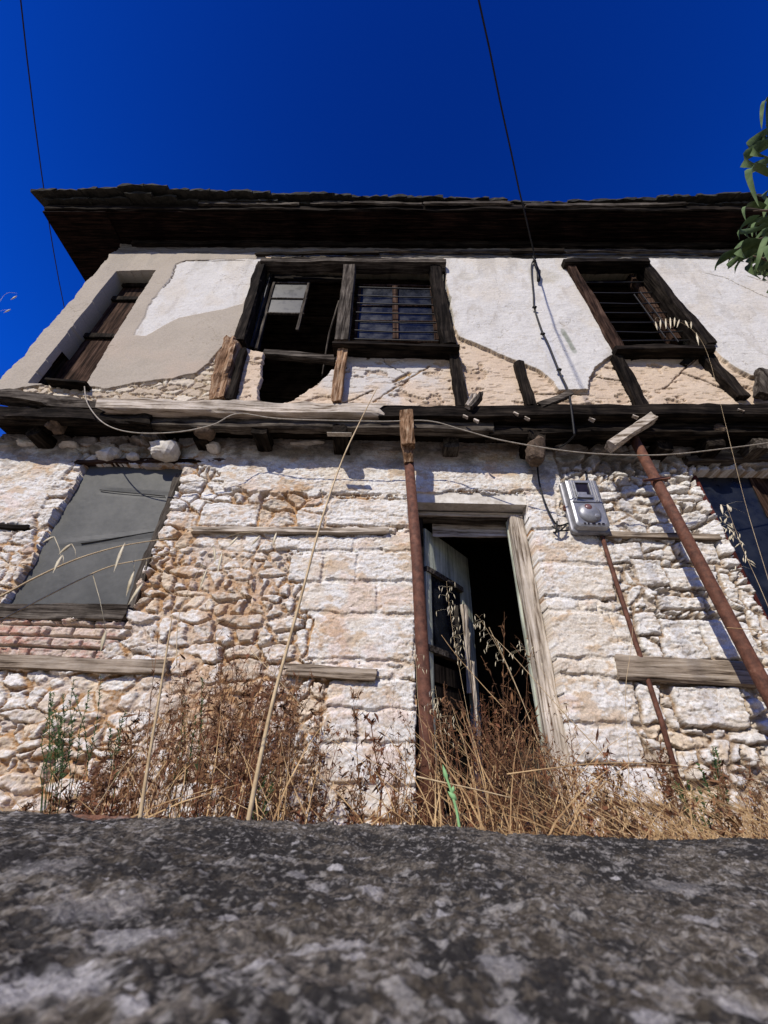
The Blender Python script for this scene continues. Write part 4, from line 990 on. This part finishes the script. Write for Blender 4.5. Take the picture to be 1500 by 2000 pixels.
b = MB(); b.box((0, .35, -.93), (13.9, 1.16, 1.25)); props(b.build('retaining_wall', M['sidewall']), 'rendered retaining wall body below the rough ledge', 'wall')

#VEGETATION
# ------------------------------------------------------------------ vegetation
def proj(p):
    c = CAMR.T @ np.asarray(p, float); return 750 + F_PX * c[0] / -c[2], 1000 - F_PX * c[1] / -c[2]
R = np.random.RandomState(77)
def chip(mb, p, s, asp=1.0):
    a = R.normal(size=3); a /= np.linalg.norm(a); c = np.cross(a, R.normal(size=3)); c /= np.linalg.norm(c)
    a = a * s * asp * 1.25; c = c * s * .34
    mb.add([p - a, p + c * .9, p + a * .9 + c * .3, p - c], [(0, 1, 2, 3)])
def stem_pts(base, top, bend=.05, n_=6):
    base = np.array(base, float); top = np.array(top, float); off = R.normal(size=3) * bend * np.array([1, 1, .2]); L = np.linalg.norm(top - base)
    return [base + (top - base) * t + off * L * math.sin(math.pi * t) + R.normal(size=3) * .004 * (0 < t < 1) for t in np.linspace(0, 1, n_)]
def weed(mb, base, H, lean=(0, 0), branches=9, leaf=.010, r=.0028, nleaf=5, spread=.35, low=.15):
    """dead branching weed: wiry stem, forked branches, curled leaves and seed heads"""
    top = np.array(base) + np.array([lean[0], lean[1], H])
    pts = stem_pts(base, top, .05, 8); mb.tube(pts, r, r * .4, 3, cap=False)
    for k in range(branches):
        t = R.uniform(low, .95); i = min(int(t * 7), 6); p = pts[i] + (pts[i + 1] - pts[i]) * (t * 7 - i)
        a = R.uniform(0, 2 * math.pi); L = H * R.uniform(.12, spread) * (1.1 - .6 * t)
        d = np.array([math.cos(a) * .6, math.sin(a) * .6, R.uniform(.5, 1.1)]); q = p + d * L
        bp = stem_pts(p, q, .10, 4); mb.tube(bp, r * .5, r * .25, 3, cap=False)
        for j in range(nleaf):
            u = R.rand() ** .7 * 3; ii = min(int(u), 2); pp_ = bp[ii] + (bp[ii + 1] - bp[ii]) * (u - ii) + R.normal(size=3) * .005
            chip(mb, pp_, leaf * R.uniform(.4, 1.3), 1.2)
    for j in range(int(nleaf * 3)):
        i = R.randint(0, 7); chip(mb, pts[i] + (pts[i + 1] - pts[i]) * R.rand() + R.normal(size=3) * .006, leaf * R.uniform(.5, 1.4), 1.3)
def blade(mb, pts, w_):
    pts = [np.array(p) for p in pts]; n_ = len(pts); side = np.cross(pts[-1] - pts[0], (0, 1, .2)); side /= np.linalg.norm(side) + 1e-9
    vs = []
    for i, p in enumerate(pts):
        ww = w_ * (1 - (i / (n_ - 1)) ** 1.5) * .5 + .0004; vs += [p - side * ww, p + side * ww + np.array([0, ww * .5, 0])]
    mb.add(vs, [(2 * i, 2 * i + 1, 2 * i + 3, 2 * i + 2) for i in range(n_ - 1)])
def spikelet(mb, p, d, L, w_):
    d = np.array(d, float); d /= np.linalg.norm(d); a = np.cross(d, (.3, .8, .1)); a /= np.linalg.norm(a); c = np.cross(d, a); vs = []
    prof = [(0, .12), (.15, .62), (.38, 1), (.65, .72), (.88, .25), (1, .04)]
    for t, q in prof:
        for k in range(5):
            an = 2 * math.pi * k / 5; vs.append(p + d * L * t + (math.cos(an) * a + .6 * math.sin(an) * c) * w_ * q)
    mb.add(vs, [(j * 5 + k, j * 5 + (k + 1) % 5, (j + 1) * 5 + (k + 1) % 5, (j + 1) * 5 + k) for j in range(5) for k in range(5)])
def thing_at(name, base, label, cat, group=None):
    return empty(name, tuple(map(float, base)), label, cat, group)

# mass of dead brown weeds between the ledge and the wall
top_prof = ([-250, 0, 80, 200, 260, 330, 400, 470, 560, 600, 640, 700, 760, 810, 850, 950, 1060, 1100, 1200, 1300, 1400, 1500, 1750], [1540, 1545, 1500, 1430, 1350, 1300, 1285, 1275, 1330, 1440, 1530, 1440, 1420, 1440, 1370, 1330, 1370, 1430, 1490, 1480, 1480, 1490, 1490])
dens = ([-250, 0, 80, 200, 300, 400, 560, 610, 640, 700, 800, 850, 1000, 1100, 1160, 1300, 1500, 1750], [.15, .10, .3, .55, .8, 1, 1, .5, .2, .3, .4, .55, .7, .6, .35, .3, .35, .4])
mb = MB(); mb2 = MB(); mg = MB()
cnt = 0
while cnt < 540:
    px = R.uniform(-250, 1750)
    if R.rand() > np.interp(px, *dens): continue
    Y = R.uniform(1.5, 2.75); yt = np.interp(px, *top_prof) + R.exponential(100) - 10
    tp = P(px, min(yt, 1590), Y); bs = P(px, 1560, Y); cnt += 1
    H = tp[2] - GZ
    weed(mb if cnt % 3 else mb2, (bs[0] + R.normal() * .05, Y, GZ), H, (R.normal() * .06, R.normal() * .05), branches=R.randint(5, 12), leaf=R.choice([.006, .009, .013]), r=R.uniform(.0014, .0028), nleaf=R.randint(3, 8))
M['redweed'] = mottled('dead_weed_red', (0.05, 0.02, 0.010), (0.19, 0.075, 0.035), 9, 0.85, bump=.0005, c2=(0.30, 0.15, 0.08))
o = mb.build('dead_weeds', M['brownweed']); props(o, 'tangled mass of dead brown weeds along the foot of the wall', 'dead weeds', kind='stuff')
o = mb2.build('dead_weeds', M['redweed']); props(o, 'darker red-brown dead stems mixed through the weeds at the wall foot', 'dead weeds', kind='stuff')
for k in range(2400):
    px = R.uniform(-250, 1750); w_ = np.interp(px, [-250, 200, 600, 700, 900, 1100, 1500, 1750], [.05, .1, .18, .12, .32, .55, .9, .8])
    if R.rand() > w_: continue
    Y = R.uniform(1.25, 2.7); yt = np.interp(px, *top_prof) + R.exponential(120) + 10; yt = min(yt, 1615)
    tp = P(px, yt, Y); b0 = P(px, 1570, Y)[0]; lx = R.normal() * .22 - (.14 if px > 1080 else 0)
    pts = [np.array([b0 - lx * (1 - t ** 1.6) * -1 + 0, Y, GZ]) * 0 + np.array([b0 + lx * t ** 1.6, Y + R.normal() * .002, GZ + (tp[2] - GZ) * (t - .12 * t ** 3)]) for t in np.linspace(0, 1, 5)]
    if R.rand() < .5: blade(mg, pts, R.uniform(.002, .006))
    else: mg.tube(pts, .0012, .0006, 3, cap=False)
    if R.rand() < .35:
        for j in range(5): spikelet(mg, pts[-1] + np.array([R.normal() * .008, 0, -j * .012]), (R.normal() * .4, 0, -1), .012, .0018)
o = mg.build('dry_grass', M['gold']); props(o, 'dry golden grass blades filling the strip between ledge and house', 'grass', kind='stuff')

# weeds that stand out on their own
def hero(px, ytop, Y, label, mat='brownweed', name='dead_weed', branches=14, leaf=.009, lean=0, r=.003, group='dead weeds standing out against the wall', spread=.35, nleaf=6):
    tp = P(px, ytop, Y); b0 = P(px - lean, 1570, Y); base = (b0[0], Y, GZ)
    t = thing_at(name, base, label, 'weed', group)
    b = MB(); top = np.array([tp[0], Y, tp[2]]); H = tp[2] - GZ
    weed(b, base, H, (tp[0] - b0[0], 0), branches=branches, leaf=leaf, r=r, spread=spread, nleaf=nleaf)
    o = b.build('stalk', M[mat]); setpar(o, t); return t
hero(310, 1235, 2.2, 'thin dead weed left of the taller straw pair, reaching the timber strip', lean=15)
hero(425, 1190, 2.3, 'tallest wiry brown weed under the plastered lintel band', lean=-15, r=.002)
hero(455, 1225, 2.3, 'dark wiry weed with seed dots just left of the tallest straw', 'redweed', lean=10, r=.002)
hero(505, 1235, 2.2, 'brown branching weed right behind the tallest straw', 'redweed', lean=10)
hero(540, 1290, 2.3, 'bushy brown weed below the short timber strip', lean=10, branches=20)
hero(690, 1345, 2.2, 'leggy dead weed with curled leaves on the white blocks', leaf=.016, lean=-30)
hero(722, 1400, 2.1, 'dark curled-leaf weed halfway between short timber and doorway', 'redweed', leaf=.018, lean=-20, r=.005)
hero(770, 1290, 2.4, 'hair-thin dead weed beside the left prop pipe', r=.0012, leaf=.005, branches=8)
hero(868, 1330, 2.3, 'brown weed in front of the broken lower door panel', lean=-25)
hero(985, 1195, 2.4, 'tall dead weed with round seed heads in the dark doorway', r=.003, leaf=.012, branches=8, lean=10)
hero(1030, 1240, 2.3, 'forked dead weed leaning against the right door jamb', lean=35, r=.0025, branches=9)
hero(1105, 1390, 2.2, 'thick brown weed at the foot of the right door jamb', branches=20)
hero(1290, 1440, 2.1, 'short brown weed below the rusty conduit', branches=16)
# green weeds
def sprig(px, ytop, Y, label, n_=5, sp=.12):
    b0 = P(px, 1540, Y); base = (b0[0], Y, GZ); t = thing_at('green_weed', base, label, 'weed', 'small green weeds by the wall')
    b = MB()
    for k in range(n_):
        top = P(px + R.normal() * 18, ytop + R.uniform(0, 60), Y + R.normal() * .03); pts = stem_pts((base[0] + R.normal() * .02, Y, GZ), top, .05, 10)
        b.tube(pts, .0022, .001, 4, cap=False)
        for j in range(46):
            u = R.uniform(3.5, 9); i = min(int(u), 8); p = pts[i] + (pts[i + 1] - pts[i]) * (u - i); a = R.uniform(0, 6.28); L = R.uniform(.012, .03) * (1.3 - u / 12)
            q = p + np.array([math.cos(a), math.sin(a), .7]) * L; blade(b, [p, (p + q) / 2 + np.array([0, 0, .003]), q], .006)
    o = b.build('foliage', M['greenweed']); setpar(o, t)
sprig(120, 1345, 2.35, 'bushy green weed at the far left foot of the wall', 11)
sprig(160, 1300, 2.45, 'taller green sprig just right of the bushy green weed', 4)
sprig(238, 1380, 2.4, 'single green sprig under the left timber strip', 3)
sprig(352, 1340, 2.3, 'yellowish green sprig between the straws and the wall', 3)
sprig(405, 1300, 2.4, 'slender green stem amid the brown weeds left of the tallest straw', 2)
sprig(510, 1500, 1.9, 'low green tuft at the base of the tallest straw', 5)
sprig(1385, 1420, 2.3, 'green-leaved weed under the right window', 3)
sprig(1345, 1480, 2.2, 'low greenish weed among the gold grass on the right', 5)

# two tall pale straws just behind the ledge
def straw(pts, D, r0, r1, label, name='straw_stalk', mat='straw', group=None, cat='straw', spk=None, Ds=None):
    Ds = Ds or [D] * len(pts); w3 = [P(x, y, d_) for (x, y), d_ in zip(pts, Ds)]
    w3s = smoothpts(w3, 6); b = MB(); b.tube(w3s, r0, r1, 7)
    o = b.build(name, M[mat], None, smooth=True); props(o, label, cat, group); return o
straw([(266, 1660), (275, 1590), (290, 1490), (310, 1370), (326, 1270), (333, 1225), (336, 1200)], 1.25, .0062, .0012, 'shorter pale straw stalk on the left, rising from behind the ledge', group='tall straw stalks')
straw([(470, 1690), (485, 1605), (505, 1500), (533, 1370), (560, 1270), (595, 1140), (630, 1010), (668, 900), (700, 830), (725, 780), (738, 755)], 1.15, .0068, .0014, 'longest pale straw stalk, arching up across the wall to the beam', group='tall straw stalks')
for k, (pts, D, r, lb) in enumerate([
    ([(814, 1517), (860, 1527), (930, 1542), (998, 1558)], 1.2, .0022, 'broken straw lying slanted in front of the left prop pipe'),
    ([(990, 1512), (1080, 1500), (1170, 1491), (1290, 1492), (1400, 1507)], 1.3, .0018, 'long thin straw arching across the grass right of the door'),
    ([(1300, 1640), (1200, 1500), (1090, 1380), (1010, 1290), (960, 1240)], 1.6, .0020, 'slanting straw crossing the dark doorway from lower right'),
    ([(1230, 1640), (1120, 1520), (1000, 1400), (900, 1290), (862, 1240)], 1.7, .0018, 'thin straw slanting over the broken door leaf'),
    ([(1115, 1600), (1060, 1470), (1000, 1320), (955, 1225)], 1.7, .0018, 'upright thin straw in the middle of the doorway'),
    ([(1370, 1640), (1250, 1560), (1130, 1500), (1080, 1480)], 1.5, .0016, 'low thin straw among the gold grass right of the jamb'),
    ([(1225, 1600), (1228, 1500), (1222, 1350), (1232, 1270), (1240, 1180)], 1.7, .0012, 'hair-thin upright straw in front of the wide timber strip'),
    ([(1420, 1226), (1460, 1229), (1540, 1234)], 1.2, .0016, 'short pale straw crossing the slanting prop pipe'),
    ([(490, 1270), (545, 1330), (600, 1390)], 1.6, .0016, 'short straw slanting away from the tallest straw'),
    ([(600, 1600), (560, 1500), (545, 1420)], 1.4, .0018, 'short bent straw right of the tallest straw'),
    ([(180, 1590), (240, 1500), (290, 1440), (340, 1370)], 1.5, .0016, 'thin straw slanting between green sprigs on the left'),
    ]):
    straw(pts, D, r, r * .5, lb, name='dry_straw', mat='gold' if k % 2 else 'straw', group='thin straws')

# wild oats
def oat(stem, D, spk, label, r=.0016, L=.03, w_=.0035, Ds=None):
    Ds = Ds or [D] * len(stem); w3 = smoothpts([P(x, y, d_) for (x, y), d_ in zip(stem, Ds)], 6)
    t = thing_at('wild_oat', w3[0], label, 'wild oat', 'wild oats')
    b = MB(); b.tube(w3, r, r * .4, 5); o = b.build('stem', M['straw'], None, True); setpar(o, t)
    for (x0, y0, x1, y1) in spk:
        p = P(x0, y0, D); q = P(x1, y1, D); b = MB(); Lq = np.linalg.norm(q - p); spikelet(b, p, q - p, Lq, min(w_, Lq * .16))
        j = min(range(len(w3)), key=lambda i: np.linalg.norm(w3[i] - p)); b.tube([w3[j], (w3[j] + p) / 2 + np.array([0, 0, .004]), p], r * .3, None, 3)
        o = b.build('spikelet', M['oat'], None, True); setpar(o, t)
oat([(-160, 1240), (0, 1165), (70, 1128), (150, 1092), (230, 1068), (300, 1056), (345, 1051)], .75, [(243, 1062, 222, 1118), (122, 1084, 103, 1120), (140, 1062, 114, 1083), (106, 1048, 82, 1060), (440, 1062, 424, 1122)][:4], 'upper arching wild oat in front of the grey sheet', r=.0024, w_=.0055)
oat([(-150, 1290), (0, 1212), (80, 1170), (160, 1130), (220, 1105), (300, 1088), (375, 1062)], .78, [(262, 1116, 246, 1165), (280, 1138, 250, 1182), (207, 1232, 196, 1275)], 'lower arching wild oat crossing the sill of the sheeted window', r=.0022, w_=.0055)
oat([(345, 1300), (350, 1200), (385, 1120), (420, 1062), (470, 1040)], 1.0, [(418, 1068, 421, 1100), (434, 1078, 424, 1124), (405, 1110, 387, 1158), (465, 1048, 444, 1070), (508, 1046, 490, 1066), (540, 1040, 532, 1068)], 'wild oat with drooping husks in front of the rubble right of the grey sheet', r=.0012, w_=.0045)
oat([(-90, 820), (-40, 700), (-10, 610), (10, 575), (30, 572)], .8, [(33, 578, 20, 586), (21, 604, 7, 611), (-20, 610, -30, 640)], 'wild oat with two white husks against the sky at the left edge', r=.0008, w_=.006)
oat([(1620, 1560), (1560, 1330), (1500, 1130), (1455, 980), (1415, 820), (1385, 700), (1360, 652), (1325, 628), (1282, 620)], .85,
    [(1280, 628, 1284, 645), (1290, 624, 1290, 642), (1300, 622, 1301, 643), (1309, 620, 1310, 642), (1318, 620, 1317, 638), (1327, 624, 1322, 640), (1338, 626, 1345, 640), (1350, 628, 1350, 642), (1360, 650, 1365, 675), (1408, 985, 1412, 1005), (1420, 985, 1428, 1000)], 'tall wild oat on the right with a row of husks before the barred window', r=.0005, w_=.0035)
R2 = np.random.RandomState(5)
sp = []
for k in range(34):
    t = R2.rand(); x = 1408 + 50 * t + R2.normal() * 8; y = 985 + 115 * t + R2.normal() * 8; dx = R2.normal() * 6
    sp.append((x, y, x + dx, y + 9))
oat([(1600, 1480), (1545, 1300), (1490, 1160), (1450, 1070), (1420, 990)], 1.3, sp, 'fine wild oat head in front of the blue window glass', r=.0010, w_=.0022)
for k, (stem, x0, y0, x1, y1, n_, lb) in enumerate([
    ([(1120, 1600), (1050, 1440), (985, 1290), (945, 1220), (930, 1200)], 930, 1200, 985, 1310, 26, 'wild oat head hanging in the upper half of the dark doorway'),
    ([(960, 1600), (925, 1450), (898, 1310), (878, 1190), (872, 1135)], 872, 1135, 905, 1300, 44, 'wild oat head in front of the splintered door stile'),
    ([(1190, 1600), (1120, 1430), (1060, 1310), (1025, 1268)], 1000, 1250, 1040, 1300, 12, 'small wild oat head next to the right door jamb'),
    ([(900, 1600), (870, 1480), (858, 1400), (850, 1340)], 835, 1340, 885, 1440, 30, 'wild oat head low in front of the prop pipe'),
    ([(860, 1600), (820, 1400), (812, 1290), (808, 1265)], 800, 1265, 818, 1310, 12, 'tiny wild oat head overlapping the left prop pipe')]):
    sp = []
    for j in range(n_):
        t = R2.rand(); x = x0 + (x1 - x0) * t + R2.normal() * 11; y = y0 + (y1 - y0) * t + R2.normal() * 9; sp.append((x, y, x + R2.normal() * 2.5, y + R2.uniform(7, 12)))
    oat(stem, 1.9, sp, lb, r=.0011, w_=.0020)
# bright green thistle bud
t = thing_at('green_thistle', P(902, 1640, 1.15), 'bright green thistle bud on its stem in front of the door', 'thistle')
b = MB(); b.tube(smoothpts([P(902, 1650, 1.15), P(893, 1590, 1.15), P(884, 1555, 1.15), P(876, 1530, 1.15), P(870, 1515, 1.15)]), .0035, .0028, 7); o = b.build('stem', M['brightgreen'], None, True); setpar(o, t)
b = MB(); spikelet(b, P(874, 1527, 1.15), P(866, 1498, 1.15) - P(874, 1527, 1.15), .036, .0065); o = b.build('bud', M['brightgreen'], None, True); setpar(o, t)
b = MB(); spikelet(b, P(892, 1563, 1.15), P(874, 1545, 1.15) - P(892, 1563, 1.15), .026, .008); spikelet(b, P(884, 1548, 1.15), (.2, 0, .9), .014, .005); o = b.build('leaf', M['brightgreen'], None, True); setpar(o, t)

# ------------------------------------------------------------------ tree on the right
tree = empty('leafy_tree', (3.3, .95, -1.5), 'leafy green tree reaching into the picture at the right edge', 'tree')
b = MB(); trunk = smoothpts([(3.3, .95, -1.5), (3.36, .97, 0), (3.25, .90, 1.4), (3.45, 1.0, 2.6), (3.9, .95, 3.7), (4.6, 1.0, 4.6)], 6); b.tube(trunk, .13, .04, 12); o = b.build('trunk', M['bark'], None, True); setpar(o, tree)
def leaf3(mb, p, q, w_, droop=.25, roll=0.0):
    p = np.array(p); q = np.array(q); d = q - p; L = np.linalg.norm(d); d /= L
    s = np.cross(d, (0, 0, 1)); s /= np.linalg.norm(s) + 1e-9; u = np.cross(s, d)
    s, u = s * math.cos(roll) + u * math.sin(roll), u * math.cos(roll) - s * math.sin(roll); vs = []; n_ = 8
    for i in range(n_ + 1):
        t = i / n_; ww = w_ * (math.sin(math.pi * t ** .8) ** .85) * .5 + .0005 * L
        c = p + d * L * t + u * L * (.35 * droop * math.sin(math.pi * t)) ; wav = .06 * L * math.sin(t * 9 + roll * 3) * .3
        vs += [c - s * ww + u * (ww * .45 + wav), c, c + s * ww + u * (ww * .45 - wav)]
    fs = []
    for i in range(n_): a = 3 * i; fs += [(a, a + 1, a + 4, a + 3), (a + 1, a + 2, a + 5, a + 4)]
    mb.add(vs, fs)
TD = .95
b = MB(); br = []
for pts in [[(1700, 500), (1600, 478), (1530, 462), (1480, 468), (1440, 486)], [(1640, 430), (1560, 420), (1505, 412), (1472, 412)], [(1640, 560), (1560, 528), (1500, 508), (1470, 500)], [(1700, 300), (1600, 262), (1530, 248), (1495, 245)]]:
    w3 = [P(x, y, TD + .02) for x, y in pts]; w3 = [np.array([3.5, .98, 2.6 if pts[0][1] > 350 else 3.6])] + w3; b.tube(smoothpts(w3, 5), .018, .003, 6); br.append(w3)
o = b.build('branch', M['bark'], None, True); setpar(o, tree)
b = MB(); k = 0
for (x0, y0, x1, y1, w_) in [(1478, 420, 1437, 468, .05), (1500, 408, 1450, 432, .045), (1510, 350, 1474, 402, .06), (1520, 380, 1484, 424, .06), (1500, 432, 1462, 462, .045), (1520, 455, 1468, 478, .05), (1447, 484, 1390, 528, .05), (1480, 482, 1415, 512, .07), (1478, 488, 1428, 535, .06), (1505, 478, 1450, 505, .07), (1520, 500, 1462, 530, .06), (1500, 495, 1478, 545, .05), (1530, 510, 1492, 548, .05), (1520, 470, 1478, 500, .07), (1535, 430, 1490, 470, .06), (1512, 240, 1468, 292, .08), (1520, 262, 1484, 322, .07), (1530, 230, 1480, 250, .06), (1540, 290, 1500, 320, .06), (1500, 440, 1440, 446, .03), (1530, 360, 1490, 375, .05), (1540, 400, 1478, 412, .05), (1540, 530, 1505, 572, .06), (1545, 480, 1500, 520, .06), (1512, 420, 1470, 442, .05)]:
    x0 += 7; x1 += 7; dd = TD + R.uniform(-.08, .10); leaf3(b, P(x0, y0, dd), P(x1, y1, dd + R.uniform(-.05, .05)), w_ * .85, R.uniform(.3, .9), R.uniform(-.9, .9))
    for rr in range(2):
        jx, jy = R.uniform(0, 34), R.uniform(-14, 16); f_ = R.uniform(.6, .9)
        leaf3(b, P(x0 + jx, y0 + jy, dd + .04), P(x0 + jx + (x1 - x0) * f_, y0 + jy + (y1 - y0) * f_ + 4, dd + .04 + R.uniform(-.05, .05)), w_ * .6, R.uniform(.3, .9), R.uniform(-1.2, 1.2))
n_l = 0
while n_l < 900:
    c = np.array([R.uniform(2.2, 5.5), R.uniform(.2, 1.9), R.uniform(1.9, 5.2)])
    e = np.hypot((c[0] - 4.2) / 2.2, (c[2] - 3.8) / 2.0)
    if e > 1.1 or c[1] > 1.9: continue
    d = np.array([R.normal() * .7 - .3, R.normal() * .7, -abs(R.normal()) * .6 - .1]); d = d / np.linalg.norm(d) * R.uniform(.10, .17)
    x_, y_ = proj(c); x2, y2 = proj(c + d)
    if min(x_, x2) < 1530: continue
    leaf3(b, c, c + d, R.uniform(.04, .07), R.uniform(.2, .8), R.uniform(-1, 1)); n_l += 1
o = b.build('foliage', M['leaf'], None, True); setpar(o, tree)
